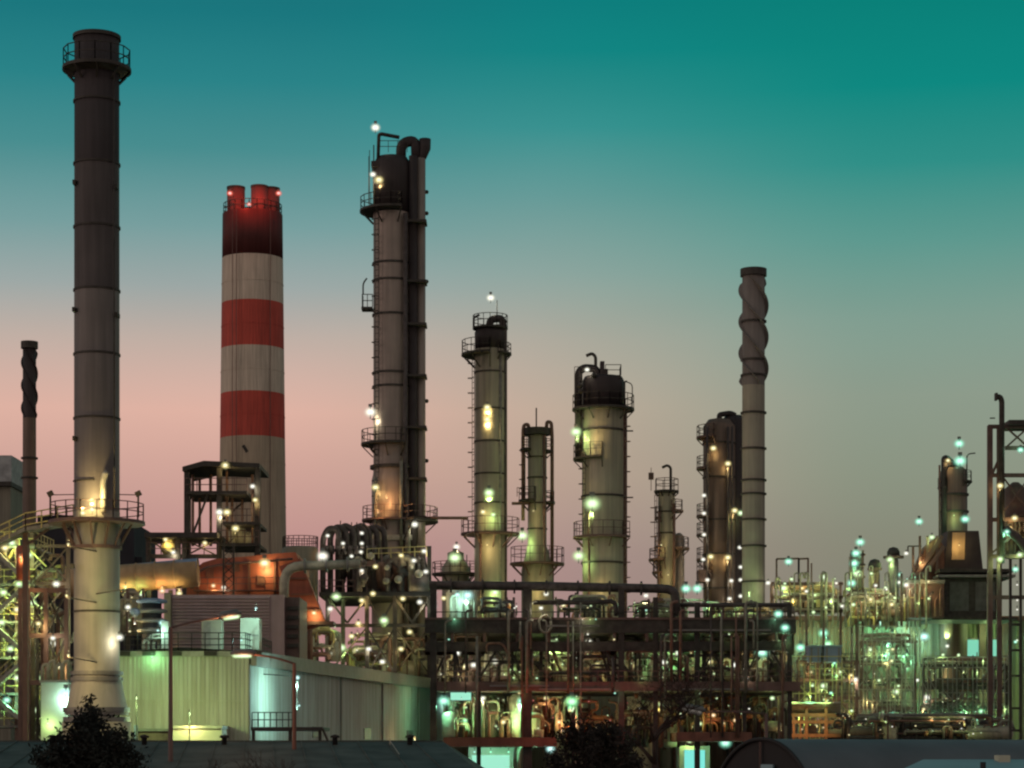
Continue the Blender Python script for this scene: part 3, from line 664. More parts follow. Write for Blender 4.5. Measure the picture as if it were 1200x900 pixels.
rt = root('furnace', 'rounded rust-orange furnace casing lit by one warm lamp', 'furnace', (X(285,D), D, 0))
poly = [(X(px,D),Z(py,D)) for px, py in ((217,720),(219,690),(222,678),(228,667),(238,659),(252,655),(290,652),(330,648),(346,647),(352,660),(352,720))]
MB().prism(poly, D, D+9).build('casing', 'orange_duct', rt)
for px in (232, 262, 292, 322): MB().box(X(px,D)-.1, X(px,D)+.1, D-.16, D-.003, Z(718,D), Z(657,D)).build('stiffener', 'rust', rt)
MB().box(X(228,D), X(345,D), D-.9, D-.17, Z(692,D)-.1, Z(692,D)).build('catwalk', 'brown_steel', rt)
MB().rail([(X(228,D),D-.85,Z(692,D)),(X(345,D),D-.85,Z(692,D))], 1.1, .07, 1.2).build('handrail', 'brown_steel', rt)
MB().tube(bend(pp(D-.6, (224,690),(232,668),(255,662),(343,655)), 1), .12, 6).build('conduit', 'brown_steel', rt)
for px, py in ((246,672),(276,664),(306,680),(334,670)): MB().box(X(px,D)-.35, X(px,D)+.35, D-.12, D-.003, Z(py,D)-.45, Z(py,D)+.45).build('access_hatch', 'rust', rt)
lamp(rt, 310, 668, D-1.6, 'y', 230, .36); lamp(rt, 250, 690, D-1.5, 'o', 80, .16); lamp(rt, 262, 692, D-1.5, 'w', 50, .16)
D = 205.0
rt = root('sloping_chute', 'steep orange-red chute slanting down right from the furnace', 'chute', (X(360,D), D, 0))
MB().beam(P(340,660,D), P(370,735,D), 1.8, 2.0).build('casing', 'orange_duct', rt)
for t in (.25,.5,.75): 
    p = P(340,660,D).lerp(P(370,735,D), t); MB().box(p.x-.95,p.x+.95,D-1.1,D+1.1,p.z-.08,p.z+.08).build('stiffener', 'rust', rt)
MB().box(X(346,D), X(392,D), D-1.3, D+1.5, Z(733,D), Z(729,D)).build('landing', 'brown_steel', rt)
lamp(rt, 368, 722, D-2, 'y', 130, .16)
D = 200.0
rt = root('bent_pipe', 'grey pipe bending over beside the orange chute then running right', 'pipe', (X(340,D), D, 0))
pipe(rt, pp(D, (333,705),(333,664),(422,661)), .42, 'pipe_pale', 'pipe_run', 1.6)
flanges(rt, P(345,663.6,D), P(420,661,D), 3, .42)
lamp(rt, 378, 660, D-1.2, 'w', 300, .36)
D = 235.0
rt = root('railed_tank', 'squat pale tank with a railing round its top beside the striped chimney', 'tank', (X(350,D), D, 0))
MB().lathe(X(352,D), D, [(wr(42,D), 0), (wr(42,D), Z(643,D)), (wr(36,D), Z(641,D)), (.1, Z(640,D))], 32).build('shell', 'clad', rt)
MB().rail([(X(352,D)+wr(41,D)*math.cos(a*math.pi/10), D+wr(41,D)*math.sin(a*math.pi/10), Z(642,D)) for a in range(21)], 1.1, .07, 1.3).build('handrail', 'brown_steel', rt)

# ------------------------------------------------------------------ open steel frame in front of the striped chimney
D = 226.0
rt = root('open_frame_tower', 'open steel frame with a canopy roof standing before the striped chimney', 'steel frame', (X(260,D), D, 0))
for px, d in ((219,0),(257,0),(302,0),(222,7),(258,7),(300,7)): post(rt, px, D+d, None, 548, .5 if d == 0 else .3)
MB().prism([(X(215,D),Z(548,D)),(X(240,D),Z(541,D)),(X(305,D),Z(544,D)),(X(305,D),Z(549,D)),(X(240,D),Z(547,D)),(X(215,D),Z(553,D))], D-.8, D+8).build('canopy_roof', 'dark_steel', rt)
for a, b, py in ((217,290,576),(262,304,612),(255,304,637),(217,262,600)):
    if py == 600: continue
    f = MB().box(X(a,D), X(b,D), D-.6, D+7, Z(py,D)-.3, Z(py,D)).build('floor', 'dark_steel', rt)
    MB().rail([(X(a,D),D-.5,Z(py,D)),(X(b,D),D-.5,Z(py,D))], 1.25, .08, 1.3).build('handrail', 'brown_steel', f)
MB().beam(P(221,640,D),P(244,578,D),.2).build('brace', 'dark_steel', rt); MB().beam(P(257,612,D+7),P(300,576,D+7),.18).build('brace', 'dark_steel', rt)
for px in (268, 279, 287): MB().lathe(X(px,D), D+3, [(.5,Z(637,D)),(.5,Z(618+px%3*3,D)),(.2,Z(614+px%3*3,D))], 14).build('vessel', 'pipe_pale', rt)
for i, (px, t) in enumerate(((226,556),(234,560),(247,556),(266,552),(272,580),(284,578),(296,556))): pipe(rt, pp(D+2+i%3, (px,640),(px,t)), .14, 'pipe_brown')
for px, py, c, w in ((257,606,'w',160),(266,606,'y',170),(264,551,'y',130),(296,574,'w',90),(276,625,'y',140),(299,590,'y',70)): lamp(rt, px, py, D-1.2, c, w, .28 if w > 100 else .2)
rt = root('flat_roofed_frame', 'low open steel frame with flat roof left of the canopied one', 'steel frame', (X(200,D), D, 0))
D = 224.0
for px in (174, 209, 216): post(rt, px, D, None, 628, .45)
MB().box(X(171,D), X(256,D), D-1, D+6, Z(631,D), Z(625,D)).build('flat_roof', 'dark_steel', rt)
girder(rt, P(172,652,D), P(256,652,D), .3, .4); xbrace(rt, 174, 209, 655, 632, D, .16, single=1); xbrace(rt, 216, 256, 652, 632, D)
MB().rail([P(172,650,D-.5), P(256,650,D-.5)], 1.2, .08, 1.4).build('handrail', 'brown_steel', rt)
MB().sphere(P(199,642,D+1), .9, 14, 8).build('filter_pot', 'rail_yellow', rt)
for px, py, c, w in ((194,636,'y',150),(203,651,'w',70),(240,640,'y',80)): lamp(rt, px, py, D-.9, c, w, .18)
D = 212.0 - 8
rt = root('lattice_mast', 'slim dark lattice mast rising in front of the orange furnace', 'mast', (X(268,D), D, 0))
for dx in (-.45,.45): MB().beam(V(X(268,D)+dx,D,0), V(X(268,D)+dx,D,Z(636,D)), .13).build('mast_leg', 'dark_steel', rt)
mb = MB(); z = 10
while z < Z(640,D): mb.beam((X(268,D)-.45,D,z),(X(268,D)+.45,D,z+.8),.07).beam((X(268,D)+.45,D,z),(X(268,D)-.45,D,z+.8),.07); z += .8
mb.build('lattice', 'dark_steel', rt)

# ------------------------------------------------------------------ louvred plant house and stacked vent behind the white building
D = 192.0
rt = root('louvred_house', 'mauve-brown louvred plant house behind the white hall roof', 'building', (X(265,D), D, 0))
MB().box(X(197,D), X(333,D), D, D+9, 0, Z(697,D)).build('walls', 'louvre', rt)
mb = MB()
for i in range(17):
    z = Z(762,D)+i*.27*1.0
    if z > Z(701,D): break
    mb.add([(X(202,D),D-.02,z+.2),(X(316,D),D-.02,z+.2),(X(316,D),D-.2,z),(X(202,D),D-.2,z)], [(0,1,2,3)]).box(X(202,D),X(316,D),D-.2,D-.02,z-.03,z)
mb.build('louvre_bank', 'louvre', rt)
MB().box(X(193,D), X(201,D), D-.4, D+.3, 0, Z(695,D)).build('corner_post', mat('olive_panel', (.26,.24,.15), .6), rt)
MB().box(X(333,D)+.003, X(350,D), D+.8, D+8, 0, Z(699,D)).build('side_bay', 'brown_steel', rt)
for i in range(5): MB().box(X(336,D), X(349,D), D+.5, D+.797, Z(712+i*11,D)-.15, Z(712+i*11,D)+.15).build('shelf_beam', 'dark_steel', rt)
D = 188.0
rt = root('stacked_vent', 'stack of dark saucer-shaped vent louvres with blue-grey rims', 'vent', (X(177,D), D, 0))
prof_ = [(.25,0)]
MB().lathe(X(178,D), D, [(.8,0),(.8,Z(703,D))], 16).build('core', 'black_block', rt)
for i in range(4):
    z = Z(742-i*11.5,D)
    MB().lathe(X(178,D), D, [(wr(22,D),z),(wr(37,D),z+.12),(wr(35,D),z+.3),(wr(20,D),z+.42)], 28).build('saucer', 'blue_sheet' if i == 3 else 'grey_steel', rt)
MB().lathe(X(160,D), D-.8, [(.1,Z(724,D)),(wr(13,D),Z(719,D)),(wr(12,D),Z(715,D)),(.1,Z(713,D))], 20).build('side_dish', 'blue_sheet', rt)
lamp(rt, 158, 732, D-3.4, 'w', 170, .10, V(0,-1,0)); lamp(rt, 152, 742, D-1.2, 'y', 120, .14); lamp(rt, 150, 716, D-1.0, 'w', 120, .18); lamp(rt, 190, 735, D-3.2, 'c', 60, .2)  # first lamp is added to brighten the saucers

# ------------------------------------------------------------------ white corrugated hall
Da, Db = 166.0, 236.0
A = V(X(138,Da), Da, 0); B = V(X(292,Da), Da, 0); E = V(X(519,Db), Db, 0); H = Z(764,Da)
rt = root('white_hall', 'large white corrugated metal hall, left face lit and right side grey', 'building', tuple(B))
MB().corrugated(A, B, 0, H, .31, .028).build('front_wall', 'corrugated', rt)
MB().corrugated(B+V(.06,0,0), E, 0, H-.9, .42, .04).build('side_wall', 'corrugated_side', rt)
nrm = V(E.y-B.y, -(E.x-B.x), 0).normalized()
mb = MB(); o1 = nrm*.12; o2 = nrm*.55
for a, b in ((B, E),):
    vs = [a+o1+V(0,0,H-1.0), b+o1+V(0,0,H-1.0), b+o2+V(0,0,H-1.0), a+o2+V(0,0,H-1.0)]
    mb.add(vs+[v+V(0,0,1.05) for v in vs], [(0,1,2,3),(7,6,5,4),(0,4,5,1),(1,5,6,2),(2,6,7,3),(3,7,4,0)])
mb.build('eave_fascia', 'grey_steel', rt)
Cc = E+(A-B)
mb = MB(); z = H+.06
pk = 1.2; M1 = (A+B)/2; M2 = (E+Cc)/2
mb.add([A+V(0,-.15,z),M1+V(0,-.15,z+.25),M2+V(0,0,z+.25),Cc+V(0,0,z),B+V(.3,-.15,z),E+V(.3,0,z)], [(0,1,2,3),(1,4,5,2)])
mb.build('roof', 'corrugated_dull', rt)
MB().box(A.x-.1, B.x+.1, Da-.17, Da-.07, H-.35, H+.05).build('front_flashing', 'galv', rt)
for px in (146, 175, 206, 247, 300): MB().box(X(px,Da)-.45, X(px,Da)+.45, Da-.35, Da-.18, H-.28, H+.03).build('gutter_box', 'dark_steel', rt)
rl = MB().rail([(X(144,Da),Da+.5,H+.1),(X(287,Da),Da+.5,H+.1),(X(318,Da+14),Da+14,H+.1)], 1.3, .07, 1.0, 2).build('roof_railing', 'dark_steel', rt)
lamp(rt, 178, 772, Da-1.0, 'e', 90, .12); YL = [(160,820,'left added fill light on a thin post facing the white hall front','g',700),(222,838,'right added fill light on a thin post facing the white hall front','g',480)]
q = B.lerp(E, .05)+nrm*2.6; MB().beam(V(q.x,q.y,Z(795,Da)+.25), B.lerp(E,.05)+nrm*.05+V(0,0,Z(793,Da)+.3), .08).build('lamp_arm', 'dark_steel', rt); MB().beam(V(q.x,q.y,Z(828,Da)-.2), V(q.x,q.y,Z(795,Da)+.25), .06).build('lamp_arm', 'dark_steel', rt)
lamp(rt, V(q.x, q.y, Z(797,Da)), 0, 0, 'c', 950, .16, V(0,-.3,-1)); lamp(rt, V(q.x+.2, q.y-.5, Z(828,Da)), 0, 0, 'c', 750, .12, V(0,-.3,-1))
q = B.lerp(E, .66)+nrm*2.2; lamp(rt, V(q.x, q.y, Z(868,q.y)), 0, 0, 'y', 140, .12, V(0,-1,1)); q = B.lerp(E, .98)+nrm*.8; lamp(rt, V(q.x, q.y, Z(829,q.y)), 0, 0, 'c', 60, .34)

for zz in (4.2, 8.0, 11.6):
    MB().box(A.x, B.x, Da-.09, Da-.03, zz-.04, zz+.04).build('sheet_lap', 'corrugated', rt)
for t in (.16, .38, .6, .82):
    q = B.lerp(E, t)+nrm*.14; MB().beam(V(q.x,q.y,0), V(q.x,q.y,H-1.0), .12).build('downpipe', 'corrugated_dull', rt)
for t in (.25, .5, .75):
    q0 = B.lerp(E, t)+nrm*.1; q1 = B.lerp(E, t+.035)+nrm*.1; MB().beam(V(q0.x,q0.y,9.5), V(q1.x,q1.y,9.5), .1, .9).build('wall_vent', 'grey_steel', rt)
q0 = B.lerp(E, .03)+nrm*.1; q1 = B.lerp(E, .2)+nrm*.1
MB().beam(V(q0.x,q0.y,8.6), V(q1.x,q1.y,8.6), .08, .08).build('cable_run', 'dark_steel', rt)
MB().box(X(255,Da), X(266,Da), Da-.12, Da-.06, 6.6, 8.9).build('wall_door', 'corrugated_dull', rt)
for px, py, lab, c, w in YL:  # fill lights added to brighten the hall front
    D = Da-6.5; yl = root('hall_fill_light', lab, 'added fill light', (X(px,D), D, 0), 'added fill lights before the white hall')
    MB().tube([V(X(px,D),D+.1,0), P(px,py+2,D+.1)], .05, 6).build('post', 'dark_steel', yl); lamp(yl, px, py, D, c, w, .10, V(0,2,1))
# things on and against the hall
D = 168.5
rt = root('roof_cabinet', 'dull beige equipment cabinet on the white hall roof', 'cabinet', (X(248,D), D, H+.1))
MB().box(X(236,D), X(259,D), D, D+1.6, H+.3, H+2.45).build('cabinet_body', 'cabinet', rt)
for dx in (.2, 1.0): MB().box(X(236,D)+dx, X(236,D)+dx+.2, D+.1, D+1.4, H+.08, H+.297).build('foot', 'dark_steel', rt)
MB().box(X(238,D), X(247,D), D-.04, D-.003, H+.5, H+2.3).build('door', 'galv', rt)
rt = root('roof_cabinet', 'bright white cabinet glowing blue-green on the white hall roof', 'cabinet', (X(292,D), D, H+.1))
MB().box(X(281,D), X(303,D), D+.4, D+2.2, H+.3, H+2.6).build('cabinet_body', 'cabinet', rt)
MB().box(X(283,D), X(302,D), D+.35, D+.397, H+1.3, H+1.4).build('door_seam', 'galv', rt)
for dx in (.2, .9): MB().box(X(281,D)+dx, X(281,D)+dx+.2, D+.5, D+2.1, H+.08, H+.297).build('foot', 'dark_steel', rt)
lamp(rt, 300, 715, D-1.0, 'c', 230, .13, V(0,-1,-1)); lamp(rt, 283, 752, D-1.2, 'c', 110, .10)
rt = root('roof_ducting', 'low white pipes and valves behind the roof railing near the stacked vent', 'pipework', (X(185,D), D, H+.1))
for i in range(5): pipe(rt, pp(D+.5+i*.2, (168+i*6,763),(168+i*6,749-i%2*5),(196,747-i%2*5)), .11, 'pipe_pale')
MB().box(X(189,D), X(197,D), D, D+.8, H+.1, Z(728,D)).build('control_box', 'cabinet', rt); lamp(rt, 185, 741, D-.8, 'c', 110, .13)
D = 163.0
rt = root('low_annex', 'low pale flat-roofed annex at the foot of the white hall', 'annex', (X(232,D), D, 0))
MB().box(X(204,D), X(262,D), D-1, D+2.8, 0, Z(854,D)).build('walls', 'cabinet', rt); MB().box(X(203,D), X(263,D), D-1.2, D+2.8, Z(854,D)+.002, Z(854,D)+.2).build('roof', 'galv', rt)
lamp(rt, 222, 850, D-2.0, 'y', 160, .1)
rt = root('brick_kiosk', 'small brown kiosk with a grey post beside the chimney pedestal', 'kiosk', (X(176,D), D, 0))
MB().box(X(160,D), X(197,D), D, D+2.5, 0, Z(857,D)).build('walls', 'clad_brown', rt); MB().box(X(158,D), X(162,D), D-.4, D-.1, 0, Z(850,D)).build('post', 'blue_sheet', rt); MB().box(X(159,D), X(198,D), D-.2, D+2.6, Z(857,D)+.002, Z(856,D)+.12).build('roof', 'grey_steel', rt)
D = 150.0
rt = root('loading_canopy', 'dark flat loading canopy with a railed top at the hall corner', 'canopy', (X(335,D), D, 0))
c_ = MB().box(X(294,D), X(378,D), D, D+6, Z(856,D), Z(852,D)).build('roof_slab', 'dark_steel', rt)
MB().rail([(X(295,D),D+.2,Z(852,D)),(X(345,D),D+.2,Z(852,D))], .95, .06, .38).build('handrail', 'dark_steel', c_)
for px in (297, 340, 375): MB().beam(V(X(px,D),D+.3,0), P(px,856,D+.3), .2).build('post', 'dark_steel', rt)
MB().beam(P(378,854,D), P(384,868,D), .15).build('stay', 'dark_steel', rt)
for i, px in enumerate((303, 318, 332, 357)): 
    pass

# ------------------------------------------------------------------ structure under the tallest column
D = 230.0
rt = root('column_substructure', 'dark braced steel table carrying pipes round the tallest column', 'steel frame', (X(440,D), D, 0))
for px, d in ((384,0),(402,3),(430,0),(463,0),(503,0),(430,14),(463,14),(503,14)): post(rt, px, D+d, None, 690 if px != 503 else 640, .42)
MB().box(X(374,D), X(506,D), D-.5, D+16, Z(699,D), Z(694,D)).build('deck', 'dark_steel', rt)
MB().rail([P(374,694,D-.4), P(430,694,D-.4)], 1.2, .08, 1.3).build('handrail', 'brown_steel', rt)
for a, b in ((384,430),(430,463),(463,503)):
    xbrace(rt, a, (a+b)/2, 700, 730, D, .2, single=-1); xbrace(rt, (a+b)/2, b, 730, 700, D, .2, single=-1)
    xbrace(rt, a, b, 790, 735, D+.3, .16); girder(rt, P(a,733,D), P(b,733,D), .3, .35)
for px, py, c, w in ((394,706,'g',300),(387,718,'w',60),(400,766,'g',260),(450,734,'g',260),(424,708,'y',110),(448,780,'w',140),(472,706,'y',120),(492,710,'w',160),(437,700,'y',80),(420,735,'y',90),(480,745,'y',120),(432,765,'w',70),(412,750,'y',130),(470,765,'y',110)):
    lamp(rt, px, py, D-1.0, c, w, .34 if w >= 200 else .22)
rt = root('cooler_manifold', 'bank of dark arched header pipes left of the tallest column', 'pipework', (X(410,D), D, Z(694,D)))
for i in range(8):
    x = 386+i*7.2+(i*37%5-2)*.8; d = i*.8
    pipe(rt, pp(D+d, (x-6,694),(x-6,630-i%2*3),(x+1,618-i%3*2),(x+12,621),(x+14,660)), .30, 'pipe_dark', 'arched_pipe', 1.2)
for i in range(9): MB().lathe(X(383+i*7,D), D-.6, [(.22,Z(650,D)),(.22,Z(640,D))], 10).build('valve_body', 'pipe_dark', rt)
for px, t in ((399,610),(412,612),(418,612)): MB().beam(P(px,625,D+2), P(px,t,D+2), .1).build('vent_spike', 'dark_steel', rt)
girder(rt, P(380,662,D-.8), P(440,660,D-.8), .4, .5, 'brown_steel'); girder(rt, P(378,645,D-.2), P(436,645,D-.2), .2, .3)
for px, py in ((384,631),(402,640),(412,655),(424,628),(424,640),(423,650),(424,672)): lamp(rt, px, py, D-1.2, 'w', 18, .16)
rt = root('pump_cluster', 'dense black tangle of pipes and motors at the foot of the tallest column', 'pipework', (X(455,D), D, Z(694,D)))
MB().box(X(416,D), X(482,D), D+1, D+7, Z(693,D), Z(667,D)).build('skid', 'top_dark', rt)
MB().tube(pp(D, (482,683),(503,683)), 1.0, 16).build('motor', 'pipe_dark', rt)
for i in range(30):
    px = 414+R.random()*84; py = 652+R.random()*14; d = R.random()*5
    pipe(rt, pp(D-.5+d, (px,693),(px,py),(px+R.uniform(-18,18),py-2),(px+R.uniform(-22,22),py+R.uniform(8,28))), R.uniform(.16,.4), R.choice(('pipe_dark','pipe_brown','pipe_dark','pipe_grey')), rb=1)
for i in range(9): MB().sphere(P(420+R.random()*75, 650+R.random()*40, D-1), R.uniform(.25,.5), 10, 6).build('valve', R.choice(('pipe_dark','pipe_grey','pipe_pale')), rt)
MB().rail([P(430,655,D-1.2), P(500,652,D-1.2)], 1.0, .08, 1.2).build('handrail', 'rail_yellow', rt)
for px, py, c, w in ((485,661,'w',30),(440,668,'y',15),(470,655,'y',30),(497,650,'w',30),(499,674,'w',30)): lamp(rt, px, py, D-2.0, c, w, .2)
# ------------------------------------------------------------------ the long process deck in the middle
D, D2 = 215.0, 237.0
rt = root('process_deck', 'long two-storey dark steel process deck across the middle', 'process deck', (X(715,D), D, 0))
for px, t, w in ((508,684,.6),(618,690,.85),(728,690,.55),(768,700,.45),(817,706,.5),(925,708,.42)):
    post(rt, px, D, None, t, w); post(rt, px, D2, None, 722, .45)
for px in (561, 672, 872): post(rt, px, D+.4, None, 745, .4)
MB().box(X(498,D), X(932,D), D-.45, D2, Z(742,D), Z(725,D)).build('upper_slab', 'dark_steel', rt)
MB().box(X(498,D), X(932,D), D-.6, D-.46, Z(725,D)-.12, Z(724,D)).build('kerb_plate', 'brown_steel', rt)
mb = MB().rail([P(510,725,D-.4), P(920,725,D-.4)], .62, .09, 2.6, 0); mb.build('handrail', 'dark_steel', rt)
MB().rail([P(800,725,D+2), P(925,725,D+2)], 1.3, .1, 3.2, 1).build('handrail', 'dark_steel', rt)
for i in range(11): 
    px = 530+i*38; MB().box(X(px,D)-.12, X(px,D)+.12, D-.3, D2, Z(752,D), Z(742,D)-.003).build('joist', 'brown_steel', rt)
girder(rt, P(498,758,D), P(930,757,D), .3, .9, 'dark_steel')
for i in range(30):
    a = R.uniform(510,890); py = R.uniform(744,768); d = D+R.uniform(-.4,6); pipe(rt, pp(d, (a,py+R.uniform(4,20)),(a,py),(a+R.uniform(16,40),py),(a+R.uniform(16,40),py+R.uniform(5,30))), R.uniform(.1,.24), R.choice(('pipe_dark','pipe_brown','pipe_dark','pipe_grey')), 'under_deck_pipe', rb=.4, seg=6); girder(rt, P(498,764,D+8), P(930,764,D+8), .3, .6, 'brown_steel'); girder(rt, P(498,748,D2), P(930,748,D2), .4, 1.0, 'brown_steel')
MB().box(X(512,D), X(937,D), D-.7, D2-1, Z(810,D), Z(799,D)).build('lower_slab', 'brown_steel', rt)
MB().rail([P(512,799,D-.6), P(937,799,D-.6)], 1.0, .08, 1.9, 1).build('handrail', 'brown_steel', rt)
MB().box(X(520,D), X(652,D), D-.9, D+14, Z(875,D), Z(864,D)).build('ground_floor_slab', 'rust', rt)
MB().box(X(792,D), X(880,D), D-.9, D+14, Z(869,D), Z(858,D)).build('ground_floor_slab', 'rust', rt)
for i in range(26):
    px = R.uniform(512,922); t = R.choice((745,752,760)); MB().beam(P(px,799,D+.8), P(px+R.choice((0,0,0,12,-12)),t,D+.8), R.uniform(.1,.28)).build('hanger', 'dark_steel', rt)
for i in range(12):
    a = R.uniform(512,860); py = R.uniform(765,792); pipe(rt, pp(D+1.2, (a,799),(a,py),(a+R.uniform(25,60),py),(a+62,799)), R.uniform(.1,.2), 'pipe_dark', rb=.4, seg=6)
for i in range(34):
    px = R.uniform(512,928); t = R.choice((706,716,728,745,770)); bo = R.choice((760,799,812,840,864)); e = R.choice((-5,5,8,0))
    if bo-t < 25: bo = t+70
    dd = R.uniform(-1.6,-.9); pts = [(px,bo,dd),(px,t,dd)]+([(px+e,t-1,dd)] if e else [])
    pipe(rt, pp(D, *pts), R.uniform(.07,.17), R.choice(('pipe_dark','pipe_grey','pipe_brown','pipe_grey')), 'face_pipe', rb=.4, seg=6)
for i in range(5):
    a = R.uniform(512,800); py = R.choice((733,738,803,807)); b_ = a+R.uniform(50,120); MB().box(X(a,D), X(b_,D), D-1.0, D-.75, Z(py+2,D), Z(py,D)).build('cable_tray', 'grey_steel', rt)
for i in range(26): lamp(rt, R.uniform(515,925), R.choice((727,745,751,764,790,796,814,820)), D-1.1, R.choice('wgygt'), R.choice((0,15,30)), R.choice((.07,.1,.13)))
for a, b, s in ((561,590,1),(618,590,-1),(672,690,1),(728,700,-1),(817,845,1),(872,895,1),(925,895,-1),(508,530,1)):
    xbrace(rt, a, b, 797, 748, D+.2, .2, single=-1)
for px, py, c, w in ((648,766,'g',420),(784,765,'e',420),(893,774,'t',330),(536,770,'w',60),(555,784,'w',70),(778,781,'w',50),(795,770,'w',40),(690,757,'w',30),(686,765,'w',40),(895,740,'w',60),(910,757,'g',90),(905,765,'w',50),(600,790,'g',160),(545,786,'y',260),(580,780,'w',120),(740,785,'y',150),(700,784,'y',160),(832,780,'y',50),(860,784,'w',30)):
    lamp(rt, px, py, D+1.2 if w < 100 else D+3, c, w, .44 if w > 300 else .22)
for px, py, c, w in ((520,830,'t',300),(566,822,'w',100),(612,846,'g',200),(545,848,'e',260),(590,850,'y',180),(640,822,'y',120),(850,879,'t',330),(774,829,'g',160),(836,842,'o',30),(862,848,'o',30),(905,822,'g',110),(820,852,'g',60),(700,856,'o',90),(655,850,'o',120)):  # last two orange lamps are added, standing in for red flare
    lamp(rt, px, py, D+2.2, c, w, .4 if w >= 300 else .18)
for px, py, c, w in ((550,712,'g',260),(520,705,'y',120),(600,712,'y',140),(690,712,'y',160),(757,702,'w',90),(756,718,'t',110),(804,697,'t',200),(817,697,'t',200),(840,712,'g',140),(880,712,'g',150),(640,700,'w',60),(660,713,'y',120),(725,714,'g',90),(782,715,'w',80)):
    lamp(rt, px, py, D+16, c, w, .36 if w >= 200 else .2)
for px, py, c, w in ((912,726,'t',260),(920,742,'t',170)): lamp(rt, px, py, D-1.2, c, w, .3)

D = 214.0
rt = root('overhead_pipe', 'long thick dark pipe running above the deck with a drooping end elbow', 'pipe', (X(650,D), D, Z(722,D)))
pipe(rt, pp(D+2, (503,686),(640,687),(782,690),(791,694),(793,722)), .42, 'pipe_dark', 'pipe_run', 1.0, 14)
pipe(rt, pp(D+3, (625,706),(700,706),(722,704),(722,722)), .22, 'pipe_dark', 'branch_pipe'); flanges(rt, P(510,686.2,D+2), P(770,689.6,D+2), 7, .42, 'pipe_dark')
pipe(rt, pp(D+2.6, (793,709),(925,709)), .2, 'pipe_dark', 'branch_pipe')
for px, py in ((690,823),(648,842),(715,845),(625,822),(735,825)): lamp(bpy.data.objects['process_deck'], px, py, D-2.6, 'r', 100, .08)  # red lamps added to tint the slab like the street lamp's flare
rt = root('spiral_pipe_coil', 'short pale coil of pipe standing on the deck beside the thick post', 'pipe', (X(640,D), D, Z(722,D)))
MB().tube([P(639,731,D)+V(.6*math.cos(.5+a/8*2*math.pi), .3*a/16, .85*math.sin(.5+a/8*2*math.pi)) for a in range(12)], .12, 8).build('coil', 'pipe_grey', rt)
lamp(rt, 634, 716, D-.9, 'w', 80, .16)
D = 228.0
rt = root('deck_vessel', 'pale blue-lit drum on the deck left of the slender column', 'vessel', (X(540,D), D, Z(724,D)))
MB().lathe(X(541,D), D, [(.3,Z(728,D)),(1.5,Z(726,D)),(1.5,Z(694,D)),(.9,Z(687,D)),(.25,Z(684,D))], 24).build('shell', 'cabinet', rt)
for i in range(5): pipe(rt, pp(D-1.7, (528+i*7,727),(528+i*7,700-i%3*6),(533+i*7,697-i%3*6)), .13, 'pipe_pale')
lamp(rt, 536, 701, D-2.6, 'c', 560, .2, V(0,-2,-1)); lamp(rt, 548, 706, D-2.4, 'c', 420, .4)
D = 252.0
rt = root('lamp_lit_vent_tower', 'small pale vent tower glowing green behind the long deck pipe', 'vent tower', (X(534,D), D, 0))
MB().lathe(X(534,D), D, [(1.5,0),(1.5,Z(665,D)),(.9,Z(655,D)),(.9,Z(648,D)),(.2,Z(645,D))], 20).build('shell', 'clad', rt)
platform(rt, X(534,D), D, Z(672,D), 1.5, 2.6, 0, 360, 1.2, 'dark_steel', 'brown_steel'); MB().beam(P(547,690,D),P(547,650,D),.1).build('vent_spike', 'dark_steel', rt)
lamp(rt, 533, 663, D-2.5, 'g', 330, .5); lamp(rt, 535, 646, D-1.4, 'w', 90, .28)

# lit plant rooms far back under the deck
D = 268.0
rt = root('compressor_house', 'dull corrugated compressor house seen through the gaps under the deck', 'building', (X(715,D), D, 0))
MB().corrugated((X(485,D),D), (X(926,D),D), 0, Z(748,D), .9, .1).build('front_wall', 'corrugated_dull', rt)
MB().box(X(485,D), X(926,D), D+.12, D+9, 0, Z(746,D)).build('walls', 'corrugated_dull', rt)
for i in range(16):
    px = 500+i*28+R.uniform(-6,6); py = R.choice((770,785,825,848)); c = R.choice('yygtw')
    lamp(rt, px, py, D-2.0, c, R.choice((220,320)), .2)
rt = root('lit_office_cabin', 'small cabin with a bright blue-green window under the deck near bare tree', 'cabin', (X(814,230), 230, 0))
D = 222.0
MB().box(X(796,D), X(832,D), D, D+4, 0, Z(874,D)).build('walls', 'cabinet', rt)
MB().box(X(802,D), X(826,D), D-.06, D-.003, Z(905,D), Z(879,D)).build('lit_window', glow('window_cyan', (.22,.82,.72), 1.0), rt)
lamp(rt, 808, 872, D-1.2, 'g', 130, .16)
D = 218.0
rt = root('loading_bay', 'low loading bay glowing blue-green below the left end of the deck', 'loading bay', (X(570,D), D, 0))
MB().box(X(548,D), X(606,D), D+5, D+7, 0, Z(876,D)).build('back_wall', 'cabinet', rt)
MB().box(X(552,D), X(597,D), D+4.93, D+4.99, Z(904,D), Z(885,D)).build('lit_doorway', glow('window_teal', (.36,.85,.62), 1.0), rt)
for px, c in ((556,'c'),(575,'t'),(596,'t')): lamp(rt, px, 883, D+1.5, c, 200, .14)
pipe(rt, pp(D-1, (604,900),(606,872),(634,872),(634,858),(625,858)), .28, 'pipe_pale'); pipe(rt, pp(D-.4, (618,900),(618,868),(608,866)), .28, 'pipe_pale')
lamp(rt, 645, 884, D-1, 'c', 210, .3); lamp(rt, 622, 880, D-2, 't', 170, .14)
